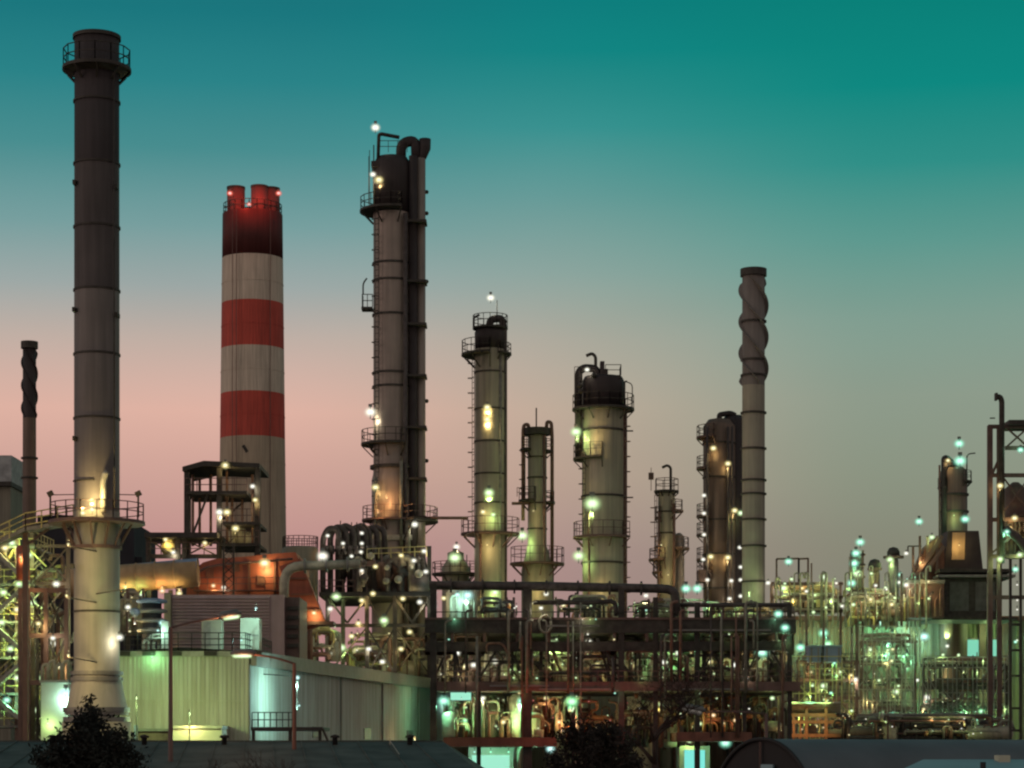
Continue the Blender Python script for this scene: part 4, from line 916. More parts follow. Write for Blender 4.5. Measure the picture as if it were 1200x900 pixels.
for px, py, w, h, nm, lab, col in ((540,816,24,9,'lit_sign_box','bright blue-green light box beside the white hall end','window_cyan'),):
    D = 216.0
    rt = root('lit_window_unit', lab, 'light box', (X(px,D), D, Z(py,D)))
    MB().box(X(px-w/2-1,D), X(px+w/2+1,D), D, D+.6, Z(py+h/2+1,D), Z(py-h/2-1,D)).build('housing', 'grey_steel', rt)
    MB().box(X(px-w/2,D), X(px+w/2,D), D-.05, D-.003, Z(py+h/2,D), Z(py-h/2,D)).build('lit_panel', 'cabinet' if False else bpy.data.materials['window_teal'], rt)
D = 220.0
rt = root('green_silo', 'slim silo lit bright green between the deck floors', 'silo', (X(607,D), D, Z(862,D)))
MB().lathe(X(606,D), D, [(.3,Z(866,D)),(.7,Z(860,D)),(.75,Z(818,D)),(.4,Z(813,D))], 18).build('shell', 'cabinet', rt)
lamp(rt, 611, 828, D-1.5, 't', 200, .3); lamp(rt, 603, 846, D-1.6, 'e', 130, .1)

# pipework and plant inside the deck, one cluster per bay
def cluster(name, label, px0, px1, py0, py1, D, seed, n=14, mats=('pipe_grey','pipe_pale','pipe_brown','pipe_dark'), vessels=1, depth=8, cat='pipework'):
    rr = random.Random(seed); n = int(n*1.6)
    rt = root(name, label, cat, (X((px0+px1)/2,D), D, Z(py1,D)))
    hgt = py1-py0; wid = px1-px0
    for i in range(n):
        d = D+rr.random()*depth; m = rr.choice(mats); r = rr.choice((.09,.12,.14,.18,.25)); kind = rr.random()
        px = px0+rr.random()*wid
        if kind < .45:
            t = py0+rr.random()*hgt*.55; e = rr.choice((-1,1))*rr.uniform(4,14)
            pipe(rt, [P(px,py1,d),P(px,t,d),P(px+e,t,d),P(px+e,t+rr.uniform(-.2,.5)*hgt,d)], r, m, rb=.5, seg=7)
        elif kind < .8:
            y = py0+rr.random()*hgt*.9; a = px0+rr.random()*wid*.4; b = a+wid*rr.uniform(.35,.6); y2 = y+rr.uniform(3,12)
            pipe(rt, [P(a,y2,d),P(a,y,d),P(b,y,d),P(b,y2+4,d)], r, m, rb=.5, seg=7)
        elif kind < .9:
            MB().beam(P(px,py1,d), P(px,py0,d), .22).build('strut', 'brown_steel', rt)
        else:
            y = py0+rr.random()*hgt*.8; MB().tube([P(px-2,y,d),P(px+2,y,d)], r*2.2, 10).beam(P(px,y,d), P(px,y-5,d), .08).build('valve', rr.choice(('pipe_pale','rust','orange_paint','pipe_grey')), rt)
    for i in range(n//5):
        px = px0+rr.random()*wid; py = py0+rr.random()*hgt*.9; d = D+rr.random()*2-1.2
        lamp(rt, px, py, d, rr.choice('wgyyg'), rr.choice((0,14,25)), rr.choice((.07,.09,.13)))
    for v in range(vessels):
        d = D+1+rr.random()*depth*.6; px = px0+wid*(v+.5)/vessels+rr.uniform(-6,6)
        if rr.random() < .5:
            y = py1-hgt*.28; ln = wid*rr.uniform(.25,.42); r = rr.uniform(.55,.95)
            a, b = P(px-ln/2,y,d), P(px+ln/2,y,d)
            MB().tube([a-V(.35,0,0),a-V(.2,0,0),a,b,b+V(.2,0,0),b+V(.35,0,0)], [r*.3,r*.75,r,r,r*.75,r*.3], 16).build('drum', rr.choice(('clad','pipe_pale','clad_brown')), rt)
            MB().box(a.x+.3,a.x+.7,d-r*.7,d+r*.7,Z(py1,d),a.z-r*.5).box(b.x-.7,b.x-.3,d-r*.7,d+r*.7,Z(py1,d),a.z-r*.5).build('saddle', 'dark_steel', rt)
        else:
            r = rr.uniform(.5,.9); t = py0+hgt*rr.uniform(.15,.45)
            MB().lathe(X(px,d), d, [(r*.9,Z(py1,d)),(r,Z(py1-3,d)),(r,Z(t+4,d)),(r*.6,Z(t+1,d)),(.1,Z(t,d))], 18).build('vessel', rr.choice(('clad','pipe_pale','cabinet')), rt)
            pipe(rt, [P(px,t,d),P(px,t-3,d),P(px+8,t-3,d),P(px+8,py1,d)], .12, 'pipe_grey', rb=.4, seg=7)
    return rt
G = 'pipe bays of the process deck'
cl = [('upper pipe bay at the deck end beside the white hall', 512,558,768,799),('upper pipe bay left of the thick concrete-like post', 563,612,764,799),
      ('upper pipe bay right of the thick post, around a green lamp', 624,672,762,799),('upper pipe bay under the broad pale column', 675,726,764,799),
      ('narrow upper pipe bay between two close posts, with a yellowish glow', 731,766,760,799),('upper pipe bay below the dark twin column', 771,815,764,799),
      ('dimmest upper pipe bay, below the finned stack', 820,870,764,799),('upper pipe bay at the right end around a blue-green lamp', 874,924,758,799)]
for i, (lab, a, b, t, bo) in enumerate(cl):
    cluster('pipe_bay', lab, a, b, t, bo, 217.5, 100+i, 15 if b-a > 36 else 10, vessels=2 if i != 4 else 1)['group'] = G
G2 = 'ground-level pipework under the deck'
for i, (lab, a, b, t, bo) in enumerate((('ground pipework beside the white hall end, under a bright light box', 522,560,815,864),('ground pipework left of the bright green silo', 562,600,815,864),
      ('ground pipework right of the green silo, above the pale bent pipes', 614,660,815,864),('reddish ground pipework behind the leafy dark tree', 662,724,815,880),
      ('dark ground pipework behind the bare tree crown', 726,800,815,876),('orange-lit ground pipework above the barrel-roofed shed', 802,866,815,858),('ground pipework at the right end post of the deck', 868,918,815,866))):
    cluster('ground_pipework', lab, a, b, t, bo, 218.0, 200+i, 17, ('pipe_grey','pipe_pale','pipe_brown','rust') if i < 3 else ('pipe_dark','pipe_brown','rust','orange_paint'), vessels=2)['group'] = G2
cluster('deck_pipework', 'low pipework on the deck between the slender and small columns', 560, 612, 700, 724, 226, 301, 12, vessels=0)
cluster('deck_pipework', 'low pipework on the deck under the broad pale column', 648, 724, 698, 724, 226, 302, 14, vessels=1)
cluster('deck_pipework', 'low pipework on the deck around two blue-green lamps', 736, 830, 702, 724, 226, 303, 16, vessels=1)
cluster('deck_pipework', 'low pipework on the deck at the foot of the finned stack', 834, 920, 708, 724, 226, 304, 16, ('pipe_pale','pipe_grey','rail_yellow'), vessels=0)
cluster('yard_pipework', 'yellow-lit pipework in the gap between orange chute and white hall roof', 352, 400, 728, 775, 222, 305, 16, ('pipe_grey','pipe_pale','rail_yellow','pipe_brown'), vessels=2)
cluster('yard_pipework', 'yellow-lit pipework behind the right end of the white hall roof', 402, 500, 742, 800, 234, 306, 30, ('pipe_grey','pipe_pale','rail_yellow','pipe_brown'), vessels=3)
cluster('yard_pipework', 'bright pipework between the grey chimney and stacked vent', 140, 168, 690, 745, 196, 307, 12, ('pipe_pale','pipe_grey','clad'), vessels=1)

# ------------------------------------------------------------------ right-hand process area
mat('hall_wall', (.15,.155,.095), .7, .05, .45, .25, streak=.7); mat('hall_wall_rusty', (.15,.10,.065), .7, .05, .45, .25, streak=.7)
D = 330.0
rt = root('process_hall', 'long green-lit ribbed process hall filling the right side', 'building', (X(1050,D), D, 0))
MB().corrugated((X(1012,D),D), (X(1240,D),D), 0, Z(728,D), 1.22, .14).build('front_wall', 'hall_wall', rt); MB().corrugated((X(905,D),D), (X(1012,D)-.005,D), 0, Z(728,D), 1.22, .14).build('rusty_wall', 'hall_wall_rusty', rt)
MB().box(X(905,D), X(1240,D), D+.16, D+30, 0, Z(727,D)).build('walls', 'corrugated_dull', rt)
MB().box(X(903,D), X(1242,D), D-.5, D+30, Z(727,D)+.003, Z(722,D)).build('roof_edge', 'rust', rt)
for px in (1107, 1150, 1176): MB().box(X(px,D)-.5, X(px,D)+.5, D-.9, D-.2, 0, Z(728,D)).build('wall_column', 'brown_steel', rt)
for px, w in ((1142,18),(1165,16)):
    f = MB().box(X(px-w/2-1,D), X(px+w/2+1,D), D-.45, D-.2, Z(770,D), Z(748,D)).build('window_frame', 'grey_steel', rt)
    MB().box(X(px-w/2,D), X(px+w/2,D), D-.5, D-.453, Z(769,D), Z(750,D)).build('pane', glow('window_green_%d' % px, (.22,.66,.46), 1.0), f)
MB().box(X(1050,D), X(1065,D), D-.4, D-.2, Z(757,D), Z(728,D)).build('pale_door', 'cabinet', rt)
for px, py, c, w in ((1030,737,'t',900),(1045,752,'t',500),(965,749,'t',500),(938,766,'t',500),(1083,753,'c',900),(970,762,'e',400),(1010,757,'g',300),(1110,745,'g',700),(1160,742,'g',700),(945,742,'o',220),(985,742,'o',200),(1130,790,'g',700),(1170,800,'g',700),(1095,800,'y',400),(1060,790,'e',400),(1142,842,'e',1200),(1175,850,'g',500),(1085,846,'t',700),(1045,846,'t',500),(1115,850,'y',400),(1005,842,'w',300),(1190,755,'t',300),(925,758,'g',150)):
    lamp(rt, px, py, D-4.0, c if c != 'o' else 'y', w*.85, .5 if (c in 'tce' and w > 390) else .2)
D = 318.0
rt = root('twin_panel_house', 'dark roof house with two blank panels on the process hall roof', 'building', (X(1140,D), D, Z(722,D)))
MB().box(X(1107,D), X(1172,D), D, D+8, Z(724,D), Z(677,D)).build('walls', 'dark_steel', rt)
for a, b in ((1113,1135),(1143,1166)): MB().box(X(a,D), X(b,D), D-.1, D-.003, Z(716,D), Z(682,D)).build('blank_panel', mat('panel_grey', (.085,.085,.08), .6), rt)
MB().box(X(1098,D), X(1188,D), D-1.2, D+9, Z(677,D)+.003, Z(674,D)).build('roof', 'grey_steel', rt)
MB().box(X(1100,D), X(1186,D), D-.8, D+8, Z(671,D), Z(667,D)).build('roof_rim', 'dark_steel', rt)
MB().box(X(1090,D), X(1190,D), D-1.5, D+9, Z(727,D), Z(724,D)-.003).build('base_beam', 'dark_steel', rt)
D = 316.0
rt = root('equipment_housing', 'rusty brown housing left of the dark twin-panel house', 'housing', (X(1083,D), D, Z(722,D)))
MB().box(X(1062,D), X(1106,D), D, D+5, Z(724,D), Z(684,D)).build('walls', 'brown_steel', rt); MB().box(X(1060,D), X(1106,D), D-.8, D+5, Z(684,D)+.003, Z(680,D)).build('roof', 'grey_steel', rt)
for i in range(7): pipe(rt, pp(D-.8, (1066+i*6,722),(1066+i*6,690+i%3*6),(1070+i*6,688+i%3*6)), .16, R.choice(('pipe_dark','rust','pipe_brown')))
lamp(rt, 1062, 690, D-2, 'w', 260, .3); lamp(rt, 1090, 700, D-2.2, 'o', 120, .12); lamp(rt, 1075, 708, D-2.2, 'g', 160, .12); lamp(rt, 1088, 684, D-2, 'y', 120, .16)
D = 322.0
rt = root('hopper_house', 'dark brown tapered hopper house with one yellow-lit face', 'hopper', (X(1128,D), D, Z(667,D)))
MB().prism([(X(1106,D),Z(668,D)),(X(1152,D),Z(668,D)),(X(1147,D),Z(622,D)),(X(1111,D),Z(622,D))], D, D+7).build('casing', 'top_dark', rt)
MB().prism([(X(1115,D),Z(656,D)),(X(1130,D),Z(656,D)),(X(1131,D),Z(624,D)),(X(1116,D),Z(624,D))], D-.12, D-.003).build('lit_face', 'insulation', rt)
lamp(rt, 1124, 640, D-1.8, 'y', 170, .12); lamp(rt, 1131, 615, D-1.0, 't', 300, .46)
D = 328.0
rt = root('right_column', 'short dark column with two blue-green lamps above the hopper house', 'column', (X(1117,D), D, 0))
cx, cy = X(1118,D), D
MB().lathe(cx, cy, [(wr(31,D),0),(wr(31,D),Z(552,D)),(wr(20,D),Z(547,D)),(.3,Z(545,D))], 28).build('shell', 'clad_brown', rt)
platform(rt, cx, cy, Z(564,D), wr(31,D), wr(42,D), -60, 60, 1.4); platform(rt, cx, cy, Z(571,D), wr(31,D), wr(38,D), 140, 230, 1.3)
MB().tube(bend(pp(D-1,(1107,640),(1107,536),(1113,540),(1118,547)), .6), .5, 8).build('overhead_pipe', 'top_dark', rt); MB().tube(pp(D-1,(1101,650),(1101,545)), .15, 6).build('riser_pipe', 'brown_steel', rt)
MB().tube(bend(pp(D,(1133,560),(1133,532),(1143,531)), .6), .1, 6).build('davit', 'dark_steel', rt)
for py in (580, 600): band(rt, cx, cy, Z(py,D), wr(31,D), .2, .3)
lamp(rt, 1124, 527, D-2, 't', 200, .5); lamp(rt, 1125, 549, D-2.6, 't', 400, .62); lamp(rt, 1111, 543, D-2.4, 'y', 80, .24); lamp(rt, 1118, 605, D-3.2, 'g', 160, .12)
D = 320.0
rt = root('inclined_conveyor', 'rusty inclined conveyor gantry leaning against the hopper house', 'conveyor', (X(1087,D), D, Z(680,D)))
MB().prism([(X(1068,D),Z(682,D)),(X(1108,D),Z(682,D)),(X(1108,D),Z(640,D)),(X(1100,D),Z(628,D)),(X(1086,D),Z(640,D))], D+1, D+4).build('casing', 'rust', rt)
for a, b in (((1070,680),(1104,628)),((1078,680),(1106,640))): MB().beam(P(*a,D), P(*b,D), .5).build('girder', 'brown_steel', rt)
for px in (1070, 1078, 1087, 1098): MB().beam(P(px,682,D), P(px,628 if px != 1070 else 640,D), .3).build('steel_post', 'brown_steel', rt)
MB().beam(P(1064,640,D),P(1080,640,D),.16).beam(P(1064,640,D),P(1064,648,D),.16).build('arm', 'dark_steel', rt)
lamp(rt, 1077, 617, D-.6, 't', 60, .4); lamp(rt, 1092, 634, D-1.2, 'g', 150, .3); lamp(rt, 1080, 660, D-1, 'y', 160, .14)
D = 290.0
rt = root('right_frame_tower', 'open braced steel frame with a hooked vent pipe, cut by right frame edge', 'steel frame', (X(1185,D), D, 0))
for px, d, t in ((1160,0,499),(1170,0,499),(1206,0,499),(1172,8,499),(1230,0,499)): post(rt, px, D+d, None, t, .62 if px == 1160 else .4, 'brown_steel')
for py in (500, 525, 557, 609, 652, 700): girder(rt, P(1158,py,D) if py not in (525,) else P(1178,py,D), P(1235,py,D), .35, .5, 'brown_steel')
xbrace(rt, 1178, 1206, 525, 500, D, .22, 'brown_steel'); xbrace(rt, 1162, 1172, 557, 535, D, .3, 'brown_steel', -1); xbrace(rt, 1176, 1206, 600, 560, D, .2, 'brown_steel'); xbrace(rt, 1160, 1206, 650, 612, D, .2, 'brown_steel', -1)
MB().tube(bend(pp(D-.8,(1174,660),(1174,470),(1172,465),(1167,465)), .6), .34, 10).build('hooked_vent', 'dark_steel', rt)
MB().beam(P(1166,465,D-.8),P(1168.5,465,D-.8),.9).build('vent_mouth', 'dark_steel', rt); MB().beam(P(1160,490,D),P(1166,490,D),.14).build('arm', 'dark_steel', rt)
MB().box(X(1181,D), X(1235,D), D-.8, D+5, Z(499,D), Z(493,D)).build('roof_slab', 'dark_steel', rt)
MB().lathe(X(1196,D), D+3, [(1.4,Z(652,D)),(1.4,Z(570,D)),(.4,Z(562,D))], 16).build('vessel', 'brown_steel', rt)
for i in range(5): pipe(rt, pp(D+.6+i*.3, (1180+i*5,650),(1180+i*5,612-i*3),(1190+i*5,610-i*3)), .18, 'pipe_brown')
pipe(rt, pp(D-1.2, (1178,618),(1192,630),(1200,640),(1210,660)), .55, 'pipe_dark', 'curved_duct')
for px, py, c, w in ((1172,574,'y',60),(1189,612,'y',160),(1190,672,'t',200),(1180,628,'t',200),(1172,660,'g',160),(1196,532,'t',90),(1195,655,'g',160)): lamp(rt, px, py, D-1.8, c, w, .3)
D = 200.0
rt = root('right_lattice_mast', 'dark lattice mast standing along the right frame edge', 'mast', (X(1190,D), D, 0))
for px in (1184, 1196): MB().beam(V(X(px,D),D,0), P(px,655,D), .22).build('mast_leg', 'dark_steel', rt)
mb = MB()
for py in (700, 732, 762, 792, 830, 856): mb.beam(P(1184,py,D), P(1196,py,D), .2)
mb.build('rungs', 'dark_steel', rt)
for py in (687, 716, 752, 705): lamp(rt, 1192, py, D+1, 'w', 16, .12)

# pipe rack, vents and small towers on the hall's left part
D = 322.0
rt = root('roof_pipe_rack', 'green-yellow lit pipe rack with square frames on the hall roof', 'pipe rack', (X(945,D), D, 0))
for px in (905, 925, 945, 965, 985): post(rt, px, D, 800, 682, .35, 'brown_steel')
for py in (684, 700, 716): girder(rt, P(903,py,D), P(988,py,D), .35, .4, 'brown_steel')
for i in range(10): 
    py = 687+i*3; pipe(rt, pp(D-.4+i%3*.5, (906+i%4*6,py),(975+i%3*5,py),(975+i%3*5,py+8)), .17, R.choice(('rail_yellow','pipe_pale','pipe_grey','insulation')))
for i in range(7): MB().box(X(928+i*7,D), X(932+i*7,D), D-.9, D-.5, Z(712,D), Z(701+i%3*2,D)).build('valve_box', R.choice(('rail_yellow','pipe_grey','insulation')), rt)
MB().box(X(940,D), X(982,D), D-.5, D+5, Z(718,D), Z(706,D)).build('trough', 'dark_steel', rt)
for a, b in ((910,936),(936,947)): 
    MB().beam(P(a,682,D),P(a,655,D),.25).beam(P(b,682,D),P(b,654,D),.25).beam(P(a,655,D),P(b,654.5,D),.25).build('goalpost_frame', 'brown_steel', rt)
MB().beam(P(951,682,D),P(951,660,D),.2).build('vent_spike', 'brown_steel', rt)
for px, py, c, w in ((924,664,'t',120),(965,682,'g',240),(918,695,'g',240),(980,686,'w',80),(940,692,'y',80),(955,700,'g',80),(975,705,'g',120),(908,688,'w',60),(930,705,'y',60)): lamp(rt, px, py, D-1.4, c, w, .4 if px in (924,965,918) else .18)
rt = root('lamp_tower', 'thin pipe tower strung with blue-green lamps beside mushroom vents', 'tower', (X(1005,D), D, 0))
for px in (998, 1004, 1011): post(rt, px, D, 800, 645, .3, 'brown_steel')
for py in (650, 662, 676, 692): girder(rt, P(996,py,D), P(1014,py,D), .3, .3, 'brown_steel')
MB().lathe(X(1004,D), D+1.5, [(.9,Z(730,D)),(.9,Z(652,D)),(.3,Z(648,D))], 16).build('vessel', 'clad', rt)
for px, py, c in ((1008,642,'t'),(1003,655,'t'),(1001,667,'t'),(1005,679,'g'),(998,690,'t')): lamp(rt, px, py, D-1.2, c, 130, .46)
for i, (px, t, w, lab) in enumerate(((1047,641,15,'taller mushroom-capped vent with a wide brim by the conveyor'),(1025,655,15,'shorter mushroom-capped vent on a thick stem'))):
    rt = root('mushroom_vent', lab, 'vent', (X(px,D), D, 0), 'mushroom vents on the hall')
    MB().lathe(X(px,D), D, [(wr(w-3,D),Z(735,D)),(wr(w-3,D),Z(t+18,D)),(wr(w-6,D),Z(t+12,D))], 20).build('stem', 'grey_steel' if i == 0 else 'clad_brown', rt)
    MB().lathe(X(px,D), D, [(wr(w,D),Z(t+12,D)),(wr(w,D),Z(t+6,D)),(wr(w*.7,D),Z(t+1.5,D)),(.1,Z(t,D))], 22).build('cap', 'top_dark', rt)
    MB().sector(X(px,D), D, Z(t+12,D)-.15, Z(t+12,D)+.15, .3, wr(w+(9 if i == 0 else 2),D), 0, 360).build('brim', 'brown_steel', rt)
    lamp(rt, px-4, t+20, D-2, 'g', 200, .36 if i == 0 else .2)
rt = cluster('roof_pipework', 'jumble of lit pipes and small vessels at the foot of the mushroom vents', 988, 1064, 690, 728, 316, 401, 46, ('pipe_grey','pipe_pale','pipe_brown','rail_yellow'), 4)
for px, py, c, w in ((1038,694,'w',120),(1055,677,'t',130),(1054,686,'w',80),(1020,706,'y',160),(1000,712,'g',130),(1045,712,'y',130),(1062,652,'w',10)): lamp(rt, px, py, 314, c, w, .24)

# racks in front of the hall wall
def rack(name, label, px0, px1, nx, pys, D, seed, dz=5, m='brown_steel', pm=('pipe_grey','pipe_pale','pipe_brown','pipe_dark'), braces=3, pipes=12, verts=10, lamps=()):
    rr = random.Random(seed)
    rt = root(name, label, 'pipe rack', (X((px0+px1)/2,D), D, 0))
    pxs = [px0+(px1-px0)*i/(nx-1) for i in range(nx)]
    for px in pxs: post(rt, px, D, None, pys[0], .36, m); post(rt, px, D+dz, None, pys[0], .3, m)
    for py in pys:
        girder(rt, P(px0-3,py,D), P(px1+3,py,D), .3, .45, m)
        MB().rail([P(px0,py,D-.2), P(px1,py,D-.2)], 1.1, .09, 1.6, 1).build('handrail', 'dark_steel' if rr.random() < .5 else 'galv', rt)
    for b in range(braces):
        i = rr.randrange(nx-1); j = rr.randrange(len(pys)-1); xbrace(rt, pxs[i], pxs[i+1], pys[j+1], pys[j], D+.1, .18, m, rr.choice((-1,1,0)))
    for i in range(pipes):
        j = rr.randrange(len(pys)); py = pys[j]-rr.uniform(1,9); a = px0+rr.random()*(px1-px0)*.4; b = a+(px1-px0)*rr.uniform(.3,.6)
        d = D+rr.random()*dz; pipe(rt, [P(a,py+7,d),P(a,py,d),P(b,py,d),P(b,py+9,d)], rr.uniform(.12,.3), rr.choice(pm), rb=.5, seg=7)
    for i in range(verts):
        px = px0+rr.random()*(px1-px0); j = rr.randrange(len(pys)-1); d = D+rr.random()*dz; e = rr.choice((-5,5,8,-8))
        pipe(rt, [P(px,pys[j+1],d),P(px,pys[j]+3,d),P(px+e,pys[j]+3,d)], rr.uniform(.1,.24), rr.choice(pm), rb=.5, seg=7)
    for i in range(max(1, nx//2)):
        j = rr.randrange(1, len(pys)); px = px0+rr.random()*(px1-px0); d = D+1.5+rr.random()*2; r = rr.uniform(.6,1.1); h = rr.uniform(10,20)
        MB().lathe(X(px,d), d, [(r,Z(pys[j],d)),(r,Z(pys[j]-h,d)),(r*.5,Z(pys[j]-h-4,d)),(.1,Z(pys[j]-h-5,d))], 16).build('vessel', rr.choice(('clad','cabinet','clad_brown','pipe_pale')), rt)
    for i in range(14):
        px = px0+rr.random()*(px1-px0); py = pys[0]+rr.random()*(pys[-1]-pys[0]); lamp(rt, px, py, D-1+rr.random()*2, rr.choice('wggyt'), rr.choice((0,0,30)), rr.choice((.08,.1,.15)))
    for px, py, c, w, r in lamps: lamp(rt, px, py, D-1.3, c, w, r)
    return rt
rack('scaffold_rack', 'tall scaffolded rack with diagonal stairs in front of the green hall wall', 1008, 1072, 5, (752,778,806,830,856), 308, 501, braces=9, pipes=24, verts=28,
     lamps=((1050,816,'g',260,.36),(1030,800,'g',130,.18),(1062,770,'e',260,.2),(1040,770,'t',260,.26),(1020,765,'g',160,.24),(1016,845,'w',130,.2),(1060,846,'t',260,.3)))
rack('dark_rack', 'dark vertical rack hung with pipes beneath the lit hall windows', 1082, 1180, 6, (780,806,829,858), 312, 502, m='dark_steel', pm=('pipe_dark','pipe_brown','pipe_grey'), braces=5, pipes=24, verts=44,
     lamps=((1087,822,'w',160,.34),(1105,770,'g',140,.18),(1128,838,'e',200,.2),(1150,838,'e',260,.3),(1172,842,'t',160,.22),(1096,845,'t',200,.26),(1110,760,'w',100,.2),(1075,800,'w',60,.2)))
rack('tank_rack', 'rack of small tanks with blue-grey covers left of the scaffolded rack', 935, 1004, 4, (776,797,818,840,862), 300, 503, pipes=26, verts=24, braces=5,
     lamps=((965,809,'g',260,.34),(1002,801,'w',200,.3),(950,790,'y',130,.16),(985,790,'g',130,.16),(975,830,'y',130,.16),(995,840,'y',130,.18)))
for i, (a, b, lab) in enumerate(((948,962,'left blue-grey tank box on the upper rack level'),(966,986,'right wider blue-grey tank box on the upper rack level'))):
    D = 298.0; rt = root('tank_box', lab, 'tank', (X((a+b)/2,D), D, Z(776,D)), 'tank boxes on the rack')
    MB().box(X(a,D), X(b,D), D, D+3, Z(776,D), Z(758,D)).build('body', 'blue_sheet', rt); MB().box(X(a-1,D), X(b+1,D), D-.2, D+3.2, Z(758,D)+.002, Z(756,D)).build('lid', 'pale_roof', rt)
    for px in (a+3, b-3): MB().box(X(px,D)-.1, X(px,D)+.1, D-.12, D-.003, Z(776,D), Z(759,D)).build('strap', 'grey_steel', rt)
D = 280.0
rt = root('orange_gantry', 'orange-painted gantry carrying pale green pipes right of the deck', 'gantry', (X(950,D), D, 0))
for px, w in ((914,.9),(945,.35),(968,.35),(930,.25),(938,.2)): post(rt, px, D, None, 818 if w > .3 else 840, w, 'orange_paint')
for py in (838, 862, 846): girder(rt, P(912,py,D), P(985,py,D), .3, .4, 'orange_paint')
for i in range(6): pipe(rt, pp(D-.8+i*.4, (920,824+i*2.4),(985,824+i*2.4)), .18, 'pipe_pale')
MB().box(X(946,D), X(958,D), D+1, D+3, Z(862,D), Z(850,D)).build('pump', 'pipe_dark', rt)
for px, py, c, w in ((928,820,'g',260),(950,818,'t',260),(970,822,'g',200),(922,850,'o',80),(940,856,'o',80),(965,854,'o',80)): lamp(rt, px, py, D-2.0, c, w, .14)
D = 286.0
for i, (a, b, t, lab) in enumerate(((1015,1032,852,'smallest dark skip tank in front of the scaffolded rack'),(1042,1068,850,'longest dark tank in front of the racks'),(1150,1162,855,'square dark tank in front of the dark rack'))):
    rt = root('yard_tank', lab, 'tank', (X((a+b)/2,D), D, 0), 'dark tanks before the racks')
    MB().box(X(a,D), X(b,D), D, D+3, 0, Z(t,D)).build('body', 'dark_steel', rt); MB().box(X(a-.6,D), X(b+.6,D), D-.15, D+3.1, Z(t,D)+.002, Z(t-1.3,D)).build('lid', 'brown_steel', rt)
    MB().tube(pp(D+1, ((a+b)/2,t-1),((a+b)/2,t-6)), .2, 8).build('vent_stub', 'pipe_grey', rt)
def scaffold(label, px0, px1, py0, py1, D, n, rows, seed, m):
    rr = random.Random(seed); rt = root('scaffold', label, 'scaffold', (X((px0+px1)/2,D), D, 0), 'tube scaffolds before the process hall')
    xs = [px0+(px1-px0)*i/(n-1)+rr.uniform(-1.5,1.5) for i in range(n)]
    for px in xs: MB().beam(V(X(px,D),D,0), P(px,py0+rr.uniform(-4,12),D), .13).build('standard', m, rt)
    for j in range(rows):
        py = py0+(py1-py0)*j/(rows-1)+rr.uniform(-2,2); a = rr.randrange(0, n//3); b = rr.randrange(2*n//3, n)
        MB().beam(P(xs[a],py,D-.1), P(xs[b],py,D-.1), .12).build('ledger', m, rt)
    for j in range(n):
        i = rr.randrange(0, n-2); py = py0+rr.random()*(py1-py0-14); s = rr.choice((0,1)); MB().beam(P(xs[i+2*s],py,D-.15), P(xs[i+2-2*s],py+rr.uniform(12,22),D-.15), .1).build('brace', m, rt)
    for j in range(rows*2):
        px = px0+rr.random()*(px1-px0); py = py0+rr.random()*(py1-py0); lamp(rt, px, py, D-.6, rr.choice('ggty'), rr.choice((0,40,70)), rr.choice((.09,.13,.17)))
scaffold('fine tube scaffold rising past the scaffolded rack to the roofline', 1000, 1078, 735, 866, 303, 15, 10, 1, 'galv')
scaffold('fine tube scaffold between the lit windows and the ground tanks', 1080, 1182, 768, 866, 306, 18, 8, 2, 'grey_steel')
scaffold('low fine tube scaffold over the pale pipes beside the orange gantry', 930, 1000, 770, 866, 292, 12, 8, 3, 'rail_yellow')
rr_ = random.Random(77); D = 312.0
rt = root('vent_bank', 'row of thin hooked vent pipes along the hall skyline', 'vent pipes', (X(1040,D), D, 0))
for i in range(26):
    px = 902+i*7.4+rr_.uniform(-2,2); t = rr_.choice((672,682,690,664,656)) if px > 985 else rr_.choice((672,678,684,690)); e = rr_.choice((-4,4,5,0))
    pipe(rt, pp(D+rr_.random()*3, (px,735),(px,t),(px+e,t-1),(px+e,t+6)) if e else pp(D, (px,735),(px,t)), rr_.choice((.1,.14,.2)), rr_.choice(('pipe_grey','pipe_brown','pipe_pale')), 'vent_pipe', rb=.4, seg=6)
for i in range(16): lamp(rt, 905+i*12+rr_.uniform(-4,4), rr_.uniform(672,722), D-1.4, rr_.choice('gygtw'), rr_.choice((40,90,130)), rr_.choice((.12,.16,.2)))
D = 262.0
cluster('yard_pipework', 'dark pipework along the ground before the tank racks', 985, 1180, 838, 868, 276, 402, 60, ('pipe_dark','pipe_brown','pipe_grey'), 5)

# ------------------------------------------------------------------ foreground: sheds, street lamps, trees
rt = root('foreground_shed', 'dark blue-green hipped shed roof along the bottom left edge', 'shed', (-14, 78, 0))
ye, yr = 68.0, 80.0; zr, ze = Z(869,yr), Z(930,ye)
xr0, xr1, xe0, xe1 = -26.0, X(519,yr), -27.0, X(592,ye)
MB().add([(xe0,ye,ze),(xe1,ye,ze),(xr1,yr,zr),(xr0,yr,zr),(xe1,92,ze),(xe0,92,ze)], [(0,1,2,3),(1,4,2),(4,5,3,2),(5,0,3)]).build('roof', 'teal_roof', rt)
MB().beam((xr0,yr,zr),(xr1,yr,zr),.12,.08).build('ridge_cap', 'teal_roof', rt)
MB().box(xe0+.4, xe1-.4, ye+.4, 91.6, 0, ze-.02).build('walls', 'barrel_dark', rt)
mb = MB()
for i in range(1, 24):
    t = i/24; a = V(xe0+(xe1-xe0)*t, ye, ze+.015); b = V(xr0+(xr1-xr0)*t, yr, zr+.015); mb.beam(a, b, .05, .04)
mb.build('roof_seams', 'teal_roof', rt)
for i, px in enumerate((60, 168, 262, 392, 480)):
    MB().lathe(X(px,79), 79.2, [(.09,zr-.25),(.09,zr+.12),(.17,zr+.13),(.15,zr+.2),(.02,zr+.24)], 12).build('roof_vent', 'barrel_dark', rt)
